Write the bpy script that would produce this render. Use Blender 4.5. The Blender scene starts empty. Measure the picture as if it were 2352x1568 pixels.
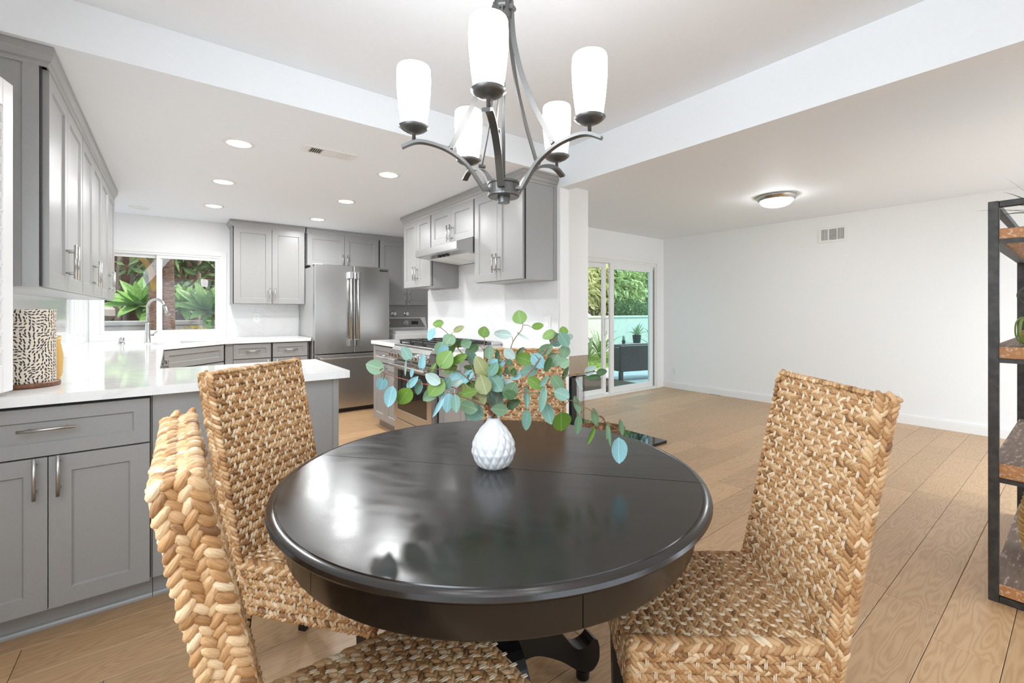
import bpy, bmesh, math, random
from mathutils import Vector, Matrix
R = math.radians
PI = math.pi
random.seed(7)
scene = bpy.context.scene
C = scene.collection

# ------------------------------------------------------------------ camera
FPX, Y0, CXP, CAMH = 1019.0, 714.8, 1176.0, 1.225
YAW = math.atan((CXP - 393.5) / FPX)
SN, CS = math.sin(YAW), math.cos(YAW)
cd = bpy.data.cameras.new('camera')
cam = bpy.data.objects.new('camera', cd)
C.objects.link(cam)
cam.location = (0, 0, CAMH)
cam.rotation_euler = (PI / 2, 0, -YAW)
cd.sensor_width = 36
cd.lens = FPX / 2352 * 36
cd.shift_y = (Y0 - 784) / 2352
cd.clip_start = 0.02
scene.camera = cam

# ------------------------------------------------------------------ world, sun, exposure
vs = scene.view_settings
vs.view_transform = 'Standard'
vs.look = 'None'
vs.gamma = 1
vs.use_curve_mapping = False
vs.exposure = 0.62
scene.cycles.diffuse_bounces = 7
scene.cycles.max_bounces = 10
w = bpy.data.worlds.new('world')
scene.world = w
w.use_nodes = True
wn = w.node_tree.nodes
wn['Background'].inputs[0].default_value = (0.80, 0.90, 1.0, 1)
wn['Background'].inputs[1].default_value = 1.35
sd = bpy.data.lights.new('sun', 'SUN')
sd.energy = 2.4
sd.angle = R(1.5)
sd.color = (1.0, 0.93, 0.80)
sun = bpy.data.objects.new('sun', sd)
C.objects.link(sun)
sun.rotation_euler = Vector((-0.62, 0.42, -0.80)).to_track_quat('-Z', 'Y').to_euler()


def area(name, loc, direction, sx, sy, power, col=(1, 1, 1), shape='RECTANGLE'):
    d = bpy.data.lights.new(name, 'AREA')
    d.shape = shape
    d.size = sx
    if shape in ('RECTANGLE', 'ELLIPSE'):
        d.size_y = sy
    d.energy = power
    d.color = col
    o = bpy.data.objects.new(name, d)
    C.objects.link(o)
    o.location = loc
    o.rotation_euler = Vector(direction).to_track_quat('-Z', 'Z' if abs(direction[2]) < .9 else 'Y').to_euler()
    return o


DAY = (0.80, 0.915, 1.0)
area('daylight_dining_window', (-0.74, 0.45, 1.50), (1, 0.15, -0.7), 2.5, 1.1, 38, DAY)
area('rear_fill_dining', (0.9, -1.56, 1.15), (0, 1, -0.55), 2.4, 2.0, 9, DAY)  # added fill light behind the camera, tilted down into the dining room
area('rear_fill_living', (4.6, -1.56, 1.15), (0, 1, -0.9), 2.4, 2.0, 70, DAY)  # added unseen fill, brightens the living room by bounce off its floor
for nm_, lc_, dr_, sx_, sy_ in (('portal_slider', (5.3, 4.37, 1.0), (0, -1, 0), 1.75, 2.0), ('portal_kitchen', (-0.08, 6.38, 1.42), (0, -1, 0), 1.1, 0.95), ('portal_corner', (-0.83, 5.7, 1.42), (1, 0, 0), 0.95, 0.95)):
    area(nm_, lc_, dr_, sx_, sy_, 1).data.cycles.is_portal = True


# ------------------------------------------------------------------ helpers
def new_bm():
    return bmesh.new()


def obj(name, bm, mat, parent=None, loc=None, rot=None, smooth=False):
    me = bpy.data.meshes.new(name)
    bm.to_mesh(me)
    bm.free()
    return obj_me(name, me, mat, parent, loc, rot, smooth)


def obj_me(name, me, mat, parent=None, loc=None, rot=None, smooth=False):
    if smooth:
        me.polygons.foreach_set('use_smooth', [True] * len(me.polygons))
    if mat is not None and len(me.materials) == 0:
        me.materials.append(M[mat])
    o = bpy.data.objects.new(name, me)
    C.objects.link(o)
    if parent:
        o.parent = parent
    if loc is not None:
        o.location = loc
    if rot is not None:
        o.rotation_euler = rot
    return o


def tag(o, label, cat, group=None):
    o['label'] = label
    o['category'] = cat
    if group:
        o['group'] = group
    return o


def thing(name, label, cat, loc=(0, 0, 0), rz=0.0, group=None):
    o = bpy.data.objects.new(name, None)
    o.empty_display_size = 0.05
    C.objects.link(o)
    o.location = loc
    o.rotation_euler = (0, 0, rz)
    return tag(o, label, cat, group)


def struct(name, bm, mat, parent=None):
    o = obj(name, bm, mat, parent)
    if parent is None:
        o['kind'] = 'structure'
    return o


def box(bm, x0, x1, y0, y1, z0, z1, bev=0.0, seg=1):
    vs_ = [bm.verts.new(p) for p in ((x0, y0, z0), (x1, y0, z0), (x1, y1, z0), (x0, y1, z0),
                                     (x0, y0, z1), (x1, y0, z1), (x1, y1, z1), (x0, y1, z1))]
    fs = [bm.faces.new([vs_[i] for i in q]) for q in ((3, 2, 1, 0), (4, 5, 6, 7), (0, 1, 5, 4), (1, 2, 6, 5), (2, 3, 7, 6), (3, 0, 4, 7))]
    if bev > 0:
        es = list({e for f in fs for e in f.edges})
        bmesh.ops.bevel(bm, geom=es, offset=bev, segments=seg, profile=0.5, affect='EDGES')
    return bm


def B(x0, x1, y0, y1, z0, z1, bev=0.0, seg=1):
    return box(new_bm(), x0, x1, y0, y1, z0, z1, bev, seg)


def lathe(bm, prof, n=32, cx=0.0, cy=0.0, cap=True, a0=0.0, a1=2 * PI):
    full = abs(a1 - a0 - 2 * PI) < 1e-6
    m = n if full else n + 1
    rings = []
    for r, z in prof:
        rings.append([bm.verts.new((cx + r * math.cos(a0 + (a1 - a0) * i / n), cy + r * math.sin(a0 + (a1 - a0) * i / n), z)) for i in range(m)])
    for a, b in zip(rings, rings[1:]):
        for i in range(n):
            j = (i + 1) % m
            bm.faces.new((a[i], a[j], b[j], b[i]))
    if cap and full:
        if prof[0][0] > 1e-5:
            bm.faces.new(list(reversed(rings[0])))
        if prof[-1][0] > 1e-5:
            bm.faces.new(rings[-1])
    if not full and cap:
        bm.faces.new([r_[0] for r_ in rings])
        bm.faces.new([r_[-1] for r_ in reversed(rings)])
    return bm


def tube(bm, pts, rad, n=8, flat=None):
    """sweep a circle (or a flat bar: flat=(width, thick, up vector)) along pts"""
    pts = [Vector(p) for p in pts]
    rings = []
    prev = None
    for i, p in enumerate(pts):
        t = (pts[min(i + 1, len(pts) - 1)] - pts[max(i - 1, 0)]).normalized()
        if flat:
            side = Vector(flat[2]).normalized()
            nrm = t.cross(side).normalized()
            hw, ht = flat[0] / 2, flat[1] / 2
            rings.append([bm.verts.new(p + side * sx * hw + nrm * sy * ht) for sx, sy in ((-1, -1), (1, -1), (1, 1), (-1, 1))])
        else:
            if prev is None:
                ref = Vector((0, 0, 1)) if abs(t.z) < 0.9 else Vector((1, 0, 0))
                nrm = t.cross(ref).normalized()
            else:
                nrm = (prev - t * prev.dot(t)).normalized()
            prev = nrm
            bi = t.cross(nrm)
            rr = rad[i] if isinstance(rad, (list, tuple)) else rad
            rings.append([bm.verts.new(p + nrm * rr * math.cos(2 * PI * k / n) + bi * rr * math.sin(2 * PI * k / n)) for k in range(n)])
    m = len(rings[0])
    for a, b in zip(rings, rings[1:]):
        for i in range(m):
            bm.faces.new((a[i], a[(i + 1) % m], b[(i + 1) % m], b[i]))
    bm.faces.new(list(reversed(rings[0])))
    bm.faces.new(rings[-1])
    return bm


def prism(bm, poly, axis, a, b):
    """poly in the two remaining axes, extruded along axis from a to b"""
    def P(u, v, t):
        return {'x': (t, u, v), 'y': (u, t, v), 'z': (u, v, t)}[axis]
    va = [bm.verts.new(P(u, v, a)) for u, v in poly]
    vb = [bm.verts.new(P(u, v, b)) for u, v in poly]
    n = len(poly)
    bm.faces.new(va)
    bm.faces.new(list(reversed(vb)))
    for i in range(n):
        bm.faces.new((va[i], vb[i], vb[(i + 1) % n], va[(i + 1) % n]))
    bmesh.ops.recalc_face_normals(bm, faces=bm.faces[:])
    return bm


def spline(pts, n=8):
    """Catmull-Rom through pts"""
    pts = [Vector(p) for p in pts]
    out = []
    for i in range(len(pts) - 1):
        p0, p1, p2, p3 = pts[max(i - 1, 0)], pts[i], pts[i + 1], pts[min(i + 2, len(pts) - 1)]
        for k in range(n):
            t = k / n
            out.append(0.5 * ((2 * p1) + (p2 - p0) * t + (2 * p0 - 5 * p1 + 4 * p2 - p3) * t * t + (3 * p1 - p0 - 3 * p2 + p3) * t ** 3))
    out.append(pts[-1])
    return out


def at(u, v, d):
    """a point seen at photo pixel (u, v), d metres deep: used to place things at their measured spot"""
    return Vector(((SN * FPX + CS * (u - CXP)) / FPX * d, (CS * FPX - SN * (u - CXP)) / FPX * d, CAMH + (Y0 - v) / FPX * d))


# ------------------------------------------------------------------ materials
M = {}


def mat(name, col, rough=0.5, metal=0.0, **kw):
    m = bpy.data.materials.new(name)
    m.use_nodes = True
    b = m.node_tree.nodes['Principled BSDF']
    b.inputs['Base Color'].default_value = (*col, 1)
    b.inputs['Roughness'].default_value = rough
    b.inputs['Metallic'].default_value = metal
    for k, v in kw.items():
        b.inputs[k].default_value = v
    M[name] = m
    return m, m.node_tree.nodes, m.node_tree.links, b


def noise_col(name, stops, scale=(1, 1, 1), nscale=5.0, detail=4.0, rough=0.5, bump=0.0, metal=0.0, rand=0.0, coord='Object', dist=0.0, wave=False, **kw):
    m, n, l, b = mat(name, stops[0][1], rough, metal, **kw)
    tc = n.new('ShaderNodeTexCoord')
    mp = n.new('ShaderNodeMapping')
    mp.inputs['Scale'].default_value = scale
    l.new(tc.outputs[coord], mp.inputs['Vector'])
    if rand:
        oi = n.new('ShaderNodeObjectInfo')
        mu = n.new('ShaderNodeMath')
        mu.operation = 'MULTIPLY'
        mu.inputs[1].default_value = 37.0
        l.new(oi.outputs['Random'], mu.inputs[0])
        cb = n.new('ShaderNodeCombineXYZ')
        for i in range(3):
            l.new(mu.outputs[0], cb.inputs[i])
        l.new(cb.outputs[0], mp.inputs['Location'])
    if wave:
        t = n.new('ShaderNodeTexWave')
        t.inputs['Scale'].default_value = nscale
        t.inputs['Distortion'].default_value = dist
        t.inputs['Detail'].default_value = detail
        t.inputs['Detail Scale'].default_value = 1.2
        t.bands_direction = 'Y'
    else:
        t = n.new('ShaderNodeTexNoise')
        t.inputs['Scale'].default_value = nscale
        t.inputs['Detail'].default_value = detail
        t.inputs['Distortion'].default_value = dist
    l.new(mp.outputs[0], t.inputs['Vector'])
    fac = t.outputs['Fac'] if 'Fac' in t.outputs else t.outputs[0]
    cr = n.new('ShaderNodeValToRGB')
    els = cr.color_ramp.elements
    while len(els) < len(stops):
        els.new(0.5)
    for e, (p, c_) in zip(els, stops):
        e.position = p
        e.color = (*c_, 1)
    l.new(fac, cr.inputs[0])
    out = cr.outputs[0]
    if rand:
        hs = n.new('ShaderNodeHueSaturation')
        mr = n.new('ShaderNodeMapRange')
        mr.inputs[3].default_value = 1 - rand
        mr.inputs[4].default_value = 1 + rand
        l.new(oi.outputs['Random'], mr.inputs[0])
        l.new(mr.outputs[0], hs.inputs['Value'])
        l.new(out, hs.inputs['Color'])
        out = hs.outputs[0]
    l.new(out, b.inputs['Base Color'])
    if bump:
        bp = n.new('ShaderNodeBump')
        bp.inputs['Strength'].default_value = bump
        bp.inputs['Distance'].default_value = 0.003
        l.new(fac, bp.inputs['Height'])
        l.new(bp.outputs[0], b.inputs['Normal'])
    return m


noise_col('wall_paint', [(0.3, (0.835, 0.84, 0.84)), (0.7, (0.85, 0.855, 0.855))], nscale=60, rough=0.6, bump=0.08)
noise_col('ceiling_paint', [(0.3, (0.845, 0.88, 0.915)), (0.7, (0.86, 0.895, 0.93))], nscale=50, rough=0.65, bump=0.06)
mat('trim_white', (0.84, 0.835, 0.825), 0.35)
mat('vinyl_white', (0.83, 0.83, 0.82), 0.3)
noise_col('cabinet_gray', [(0.3, (0.315, 0.312, 0.304)), (0.7, (0.33, 0.326, 0.317))], nscale=90, rough=0.33)
mat('cabinet_dark', (0.03, 0.03, 0.03), 0.7)
noise_col('quartz', [(0.0, (0.86, 0.86, 0.85)), (0.47, (0.85, 0.85, 0.84)), (0.50, (0.79, 0.785, 0.78)), (0.53, (0.85, 0.85, 0.84))], scale=(1, 1, 1), nscale=2.2, detail=6, rough=0.07, dist=1.2)
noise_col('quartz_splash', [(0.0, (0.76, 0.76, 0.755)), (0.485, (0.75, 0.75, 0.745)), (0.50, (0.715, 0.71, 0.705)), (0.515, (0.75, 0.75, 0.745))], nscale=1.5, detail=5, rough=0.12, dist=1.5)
noise_col('steel', [(0.3, (0.50, 0.495, 0.485)), (0.7, (0.56, 0.555, 0.545))], scale=(1, 1, 60), nscale=6, rough=0.27, metal=1.0)
noise_col('steel_band', [(0.3, (0.27, 0.215, 0.165)), (0.7, (0.36, 0.30, 0.24))], scale=(60, 60, 1), nscale=6, rough=0.3, metal=1.0)
mat('steel_side', (0.50, 0.50, 0.49), 0.4, 0.2)
mat('nickel', (0.55, 0.54, 0.52), 0.28, 1.0)
mat('chrome', (0.75, 0.75, 0.75), 0.08, 1.0)
mat('iron_black', (0.02, 0.02, 0.02), 0.45)
mat('black_glass', (0.012, 0.010, 0.009), 0.04)
mat('chandelier_metal', (0.13, 0.127, 0.122), 0.36, 0.7)
mat('black_wood', (0.008, 0.007, 0.007), 0.3)
mat('subfloor', (0.05, 0.035, 0.02), 0.9)
mat('white_plastic', (0.82, 0.82, 0.80), 0.35)
mat('slot_dark', (0.02, 0.02, 0.02), 0.6)
mat('washer_white', (0.78, 0.78, 0.77), 0.25)
noise_col('laundry_panel', [(0.4, (0.50, 0.49, 0.475)), (0.6, (0.53, 0.52, 0.505))], nscale=20, rough=0.5)
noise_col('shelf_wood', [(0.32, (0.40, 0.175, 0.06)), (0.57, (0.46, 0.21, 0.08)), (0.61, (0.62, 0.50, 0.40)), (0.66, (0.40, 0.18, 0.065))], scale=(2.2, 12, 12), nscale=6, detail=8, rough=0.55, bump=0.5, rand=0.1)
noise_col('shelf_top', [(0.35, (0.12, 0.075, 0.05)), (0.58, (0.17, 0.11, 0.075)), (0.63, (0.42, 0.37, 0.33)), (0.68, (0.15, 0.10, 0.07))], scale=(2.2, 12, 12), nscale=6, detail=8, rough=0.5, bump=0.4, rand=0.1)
noise_col('shelf_steel', [(0.4, (0.035, 0.033, 0.031)), (0.7, (0.07, 0.062, 0.055))], nscale=25, rough=0.5, metal=0.3)
noise_col('walnut', [(0.35, (0.10, 0.035, 0.014)), (0.65, (0.22, 0.085, 0.035))], scale=(3, 30, 3), nscale=6, rough=0.35)
noise_col('vase_white', [(0.3, (0.70, 0.70, 0.71)), (0.7, (0.73, 0.73, 0.74))], nscale=30, rough=0.55)
noise_col('twig', [(0.3, (0.12, 0.065, 0.03)), (0.7, (0.22, 0.15, 0.06))], nscale=30, rough=0.6)
mat('twig_red', (0.30, 0.10, 0.07), 0.5)


def leafmat(name, c1, c2, rough=0.45):
    noise_col(name, [(0.3, c1), (0.7, c2)], nscale=35, rough=rough, rand=0.12, detail=3)
    nt = M[name].node_tree
    b = nt.nodes['Principled BSDF']
    if name.startswith('leaf_'):                        # paler midrib along the blade
        src = b.inputs['Base Color'].links[0].from_socket
        tc = nt.nodes.new('ShaderNodeTexCoord'); sp = nt.nodes.new('ShaderNodeSeparateXYZ')
        nt.links.new(tc.outputs['Object'], sp.inputs[0])
        ab = nt.nodes.new('ShaderNodeMath'); ab.operation = 'ABSOLUTE'
        nt.links.new(sp.outputs['Y'], ab.inputs[0])
        mr = nt.nodes.new('ShaderNodeMapRange')
        mr.inputs[1].default_value = 0.012; mr.inputs[2].default_value = 0.03; mr.inputs[3].default_value = 0.32; mr.inputs[4].default_value = 0.0
        nt.links.new(ab.outputs[0], mr.inputs[0])
        mx = nt.nodes.new('ShaderNodeMixRGB')
        mx.inputs[2].default_value = (*[min(1, q * 1.6 + 0.12) for q in c2], 1)
        nt.links.new(mr.outputs[0], mx.inputs[0]); nt.links.new(src, mx.inputs[1]); nt.links.new(mx.outputs[0], b.inputs['Base Color'])


leafmat('leaf_green', (0.095, 0.19, 0.018), (0.16, 0.27, 0.04))
leafmat('leaf_dark', (0.03, 0.08, 0.02), (0.055, 0.12, 0.035))
leafmat('leaf_sage', (0.11, 0.205, 0.105), (0.17, 0.27, 0.15))
leafmat('leaf_teal', (0.10, 0.21, 0.155), (0.18, 0.31, 0.24))
leafmat('leaf_blue', (0.17, 0.36, 0.38), (0.27, 0.47, 0.49))
leafmat('leaf_pale', (0.27, 0.36, 0.32), (0.40, 0.47, 0.43))
leafmat('leaf_olive', (0.18, 0.19, 0.06), (0.26, 0.27, 0.10))
leafmat('agave_leaf', (0.10, 0.26, 0.06), (0.26, 0.42, 0.11))
leafmat('agave_blue', (0.10, 0.22, 0.13), (0.20, 0.33, 0.20))
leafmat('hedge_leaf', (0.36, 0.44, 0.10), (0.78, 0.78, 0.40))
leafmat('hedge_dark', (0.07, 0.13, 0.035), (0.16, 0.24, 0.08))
leafmat('strap_leaf', (0.14, 0.26, 0.10), (0.45, 0.55, 0.30))
noise_col('lawn', [(0.3, (0.12, 0.26, 0.03)), (0.7, (0.28, 0.40, 0.08))], nscale=20, rough=0.8)
noise_col('garden_wall', [(0.3, (0.62, 0.62, 0.58)), (0.7, (0.68, 0.68, 0.64))], nscale=8, rough=0.8)
noise_col('patio', [(0.3, (0.36, 0.38, 0.40)), (0.7, (0.46, 0.47, 0.48))], nscale=6, rough=0.6)
noise_col('soil', [(0.3, (0.05, 0.03, 0.02)), (0.7, (0.12, 0.075, 0.045))], nscale=10, rough=0.9)
noise_col('fence_wood', [(0.3, (0.06, 0.032, 0.018)), (0.7, (0.13, 0.07, 0.04))], scale=(1, 1, 12), nscale=5, rough=0.8, rand=0.2)
m, n, l, b = mat('wicker', (0.05, 0.03, 0.03), 0.5)
tc = n.new('ShaderNodeTexCoord'); ck = n.new('ShaderNodeTexChecker'); ck.inputs['Scale'].default_value = 55
ck.inputs[1].default_value = (0.035, 0.018, 0.016, 1); ck.inputs[2].default_value = (0.10, 0.058, 0.052, 1)
l.new(tc.outputs['Object'], ck.inputs['Vector']); l.new(ck.outputs['Color'], b.inputs['Base Color'])
bp = n.new('ShaderNodeBump'); bp.inputs['Distance'].default_value = 0.004
l.new(ck.outputs['Fac'], bp.inputs['Height']); l.new(bp.outputs[0], b.inputs['Normal'])
noise_col('trunk_bark', [(0.35, (0.16, 0.08, 0.05)), (0.6, (0.36, 0.22, 0.15))], scale=(4, 4, 14), nscale=4, rough=0.8, bump=0.6)
noise_col('trunk_yellow', [(0.35, (0.55, 0.40, 0.04)), (0.65, (0.45, 0.22, 0.12))], scale=(1, 1, 1), nscale=4, rough=0.5)
mat('branch_gray', (0.33, 0.27, 0.22), 0.8)
mat('stone', (0.45, 0.42, 0.38), 0.8)
mat('flower_yellow', (0.75, 0.55, 0.03), 0.6)
noise_col('basket_weave', [(0.4, (0.16, 0.07, 0.03)), (0.6, (0.34, 0.17, 0.08))], scale=(40, 40, 120), nscale=3, rough=0.7, bump=0.6)
noise_col('jute', [(0.4, (0.30, 0.17, 0.05)), (0.6, (0.52, 0.33, 0.12))], scale=(1, 1, 60), nscale=4, rough=0.8, bump=0.8)
noise_col('firewood', [(0.4, (0.28, 0.13, 0.06)), (0.6, (0.42, 0.22, 0.11))], scale=(4, 20, 20), nscale=4, rough=0.8)
noise_col('pot_coil', [(0.4, (0.35, 0.20, 0.08)), (0.6, (0.60, 0.40, 0.18))], scale=(1, 1, 90), nscale=3, rough=0.7, bump=0.7)
mat('airplant_dark', (0.07, 0.075, 0.05), 0.5)
mat('airplant_green', (0.20, 0.27, 0.05), 0.45)

# oak planks: long grain with cathedral figure, a different cut of the log on each board
m, n, l, b = mat('oak_plank', (0.4, 0.26, 0.15), 0.36)
tc = n.new('ShaderNodeTexCoord')
oi = n.new('ShaderNodeObjectInfo')
mu = n.new('ShaderNodeMath'); mu.operation = 'MULTIPLY'; mu.inputs[1].default_value = 53.0
l.new(oi.outputs['Random'], mu.inputs[0])
cb = n.new('ShaderNodeCombineXYZ')
for i in range(3):
    l.new(mu.outputs[0], cb.inputs[i])
mp = n.new('ShaderNodeMapping'); mp.inputs['Scale'].default_value = (1.1, 7.5, 1.0)
l.new(tc.outputs['Object'], mp.inputs['Vector']); l.new(cb.outputs[0], mp.inputs['Location'])
nz = n.new('ShaderNodeTexNoise'); nz.inputs['Scale'].default_value = 1.3; nz.inputs['Detail'].default_value = 2.0
l.new(mp.outputs[0], nz.inputs['Vector'])
k = n.new('ShaderNodeMath'); k.operation = 'MULTIPLY'; k.inputs[1].default_value = 17.0
l.new(nz.outputs['Fac'], k.inputs[0])
fr = n.new('ShaderNodeMath'); fr.operation = 'PINGPONG'; fr.inputs[1].default_value = 0.5
l.new(k.outputs[0], fr.inputs[0])
mp2 = n.new('ShaderNodeMapping'); mp2.inputs['Scale'].default_value = (6, 130, 1)
l.new(tc.outputs['Object'], mp2.inputs['Vector'])
nz2 = n.new('ShaderNodeTexNoise'); nz2.inputs['Scale'].default_value = 2.0; nz2.inputs['Detail'].default_value = 3.0
l.new(mp2.outputs[0], nz2.inputs['Vector'])
mx = n.new('ShaderNodeMath'); mx.operation = 'MULTIPLY_ADD'; mx.inputs[1].default_value = 0.55
l.new(nz2.outputs['Fac'], mx.inputs[0]); l.new(fr.outputs[0], mx.inputs[2])
cr = n.new('ShaderNodeValToRGB')
for e, (p, c_) in zip(cr.color_ramp.elements, ((0.22, (0.43, 0.258, 0.13)), (0.70, (0.525, 0.335, 0.182)))):
    e.position = p; e.color = (*c_, 1)
l.new(mx.outputs[0], cr.inputs[0])
hs = n.new('ShaderNodeHueSaturation')
mr = n.new('ShaderNodeMapRange'); mr.inputs[3].default_value = 0.88; mr.inputs[4].default_value = 1.10
l.new(oi.outputs['Random'], mr.inputs[0]); l.new(mr.outputs[0], hs.inputs['Value'])
l.new(cr.outputs[0], hs.inputs['Color']); l.new(hs.outputs[0], b.inputs['Base Color'])

# seagrass: every strand has its own tone, stored per lobe
m, n, l, b = mat('seagrass', (0.5, 0.3, 0.15), 0.5)
at_ = n.new('ShaderNodeAttribute'); at_.attribute_name = 'tone'
tc = n.new('ShaderNodeTexCoord')
fb = n.new('ShaderNodeAttribute'); fb.attribute_name = 'fibre'
nz = n.new('ShaderNodeTexNoise'); nz.inputs['Scale'].default_value = 3.4; nz.inputs['Detail'].default_value = 4
l.new(fb.outputs['Vector'], nz.inputs['Vector'])
bpn = n.new('ShaderNodeBump'); bpn.inputs['Strength'].default_value = 0.55; bpn.inputs['Distance'].default_value = 0.002
l.new(nz.outputs['Fac'], bpn.inputs['Height']); l.new(bpn.outputs[0], b.inputs['Normal'])
ad = n.new('ShaderNodeMath'); ad.operation = 'MULTIPLY_ADD'; ad.inputs[1].default_value = 0.55; ad.inputs[2].default_value = -0.27
l.new(nz.outputs['Fac'], ad.inputs[0])
sm = n.new('ShaderNodeMath'); sm.operation = 'ADD'
l.new(ad.outputs[0], sm.inputs[0]); l.new(at_.outputs['Fac'], sm.inputs[1])
cr = n.new('ShaderNodeValToRGB')
els = cr.color_ramp.elements
while len(els) < 4:
    els.new(0.5)
for e, (p, c_) in zip(els, ((0.05, (0.16, 0.068, 0.022)), (0.36, (0.39, 0.195, 0.072)), (0.68, (0.59, 0.385, 0.205)), (1.0, (0.74, 0.61, 0.44)))):
    e.position = p; e.color = (*c_, 1)
l.new(sm.outputs[0], cr.inputs[0]); l.new(cr.outputs[0], b.inputs['Base Color'])
mat('chair_core', (0.17, 0.095, 0.045), 0.9)

# espresso table: worn lacquer
m, n, l, b = mat('table_lacquer', (0.010, 0.007, 0.006), 0.16)
b.inputs['Coat Weight'].default_value = 0.0
b.inputs['Specular IOR Level'].default_value = 0.75
tc = n.new('ShaderNodeTexCoord')
mp = n.new('ShaderNodeMapping'); mp.inputs['Scale'].default_value = (2, 6, 2)
l.new(tc.outputs['Object'], mp.inputs['Vector'])
nz = n.new('ShaderNodeTexNoise'); nz.inputs['Scale'].default_value = 2.2; nz.inputs['Detail'].default_value = 5; nz.inputs['Distortion'].default_value = 1.2
l.new(mp.outputs[0], nz.inputs['Vector'])
mr = n.new('ShaderNodeMapRange'); mr.inputs[1].default_value = 0.35; mr.inputs[2].default_value = 0.7; mr.inputs[3].default_value = 0.18; mr.inputs[4].default_value = 0.27
l.new(nz.outputs['Fac'], mr.inputs[0]); l.new(mr.outputs[0], b.inputs['Roughness'])
mat('table_edge', (0.007, 0.0055, 0.005), 0.22, **{'Specular IOR Level': 0.5})

# glass that lets daylight through
m = bpy.data.materials.new('window_glass'); m.use_nodes = True; M['window_glass'] = m
n, l = m.node_tree.nodes, m.node_tree.links
n.remove(n['Principled BSDF'])
tr = n.new('ShaderNodeBsdfTransparent'); gl = n.new('ShaderNodeBsdfGlossy'); gl.inputs['Roughness'].default_value = 0.0
fr = n.new('ShaderNodeLayerWeight'); fr.inputs[0].default_value = 0.5
pw = n.new('ShaderNodeMath'); pw.operation = 'POWER'; pw.inputs[1].default_value = 5.0
l.new(fr.outputs['Facing'], pw.inputs[0])
ma = n.new('ShaderNodeMath'); ma.operation = 'MULTIPLY_ADD'; ma.inputs[1].default_value = 0.7; ma.inputs[2].default_value = 0.03
l.new(pw.outputs[0], ma.inputs[0])
ms = n.new('ShaderNodeMixShader')
l.new(ma.outputs[0], ms.inputs[0]); l.new(tr.outputs[0], ms.inputs[1]); l.new(gl.outputs[0], ms.inputs[2])
l.new(ms.outputs[0], n['Material Output'].inputs[0])
m2 = m.copy(); m2.name = 'window_glass_tint'; M['window_glass_tint'] = m2
[x for x in m2.node_tree.nodes if x.type == 'BSDF_TRANSPARENT'][0].inputs[0].default_value = (0.78, 0.96, 0.99, 1)


def emit(name, col, st):
    m = bpy.data.materials.new(name); m.use_nodes = True; M[name] = m
    b = m.node_tree.nodes['Principled BSDF']
    b.inputs['Base Color'].default_value = (0.8, 0.8, 0.8, 1)
    b.inputs['Emission Color'].default_value = (*col, 1)
    b.inputs['Emission Strength'].default_value = st


emit('shade_lit', (0.98, 0.985, 1.0), 9.0)
emit('downlight_lit', (1.0, 0.97, 0.93), 9.0)
emit('dome_lit', (0.97, 0.985, 1.0), 24.0)
mat('glass_off', (0.80, 0.80, 0.79), 0.4)

# printed leaf strokes of the canister: short dashes turned by a flow noise
m, n, l, b = mat('canister_print', (0.8, 0.72, 0.6), 0.3)
tc = n.new('ShaderNodeTexCoord')
uvm = n.new('ShaderNodeMapping'); uvm.inputs['Scale'].default_value = (1, 1, 1)
l.new(tc.outputs['UV'], uvm.inputs['Vector'])
vo = n.new('ShaderNodeTexVoronoi'); vo.inputs['Scale'].default_value = 24; vo.inputs['Randomness'].default_value = 0.55
l.new(uvm.outputs[0], vo.inputs['Vector'])
scl = n.new('ShaderNodeVectorMath'); scl.operation = 'SCALE'; scl.inputs['Scale'].default_value = 1.0
l.new(vo.outputs['Position'], scl.inputs[0])
df = n.new('ShaderNodeVectorMath'); df.operation = 'SUBTRACT'
l.new(uvm.outputs[0], df.inputs[0]); l.new(scl.outputs[0], df.inputs[1])
fl = n.new('ShaderNodeTexNoise'); fl.inputs['Scale'].default_value = 3.5; fl.inputs['Detail'].default_value = 1.0
l.new(scl.outputs[0], fl.inputs['Vector'])
an = n.new('ShaderNodeMath'); an.operation = 'MULTIPLY'; an.inputs[1].default_value = 9.0
l.new(fl.outputs['Fac'], an.inputs[0])
ro = n.new('ShaderNodeVectorRotate'); ro.rotation_type = 'Z_AXIS'
l.new(df.outputs[0], ro.inputs['Vector']); l.new(an.outputs[0], ro.inputs['Angle'])
st = n.new('ShaderNodeVectorMath'); st.operation = 'MULTIPLY'; st.inputs[1].default_value = (24 * 1.7, 24 * 4.0, 0)
l.new(ro.outputs[0], st.inputs[0])
ln = n.new('ShaderNodeVectorMath'); ln.operation = 'LENGTH'
l.new(st.outputs[0], ln.inputs[0])
cr = n.new('ShaderNodeValToRGB')
for e, (p, c_) in zip(cr.color_ramp.elements, ((0.80, (0.008, 0.012, 0.02)), (0.90, (0.72, 0.62, 0.50)))):
    e.position = p; e.color = (*c_, 1)
l.new(ln.outputs['Value'], cr.inputs[0]); l.new(cr.outputs[0], b.inputs['Base Color'])

# ------------------------------------------------------------------ room shell
XL, YB, XR, YF, YR = -0.70, 6.25, 6.36, 4.23, -1.60      # left wall, kitchen back wall, right wall, living far wall, rear wall
XD0, XD1 = 2.385, 2.48                                    # divider wall / beam
ZK, ZD, ZV = 2.27, 2.465, 2.39                            # kitchen, dining, living ceilings
ZT = 2.75


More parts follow.
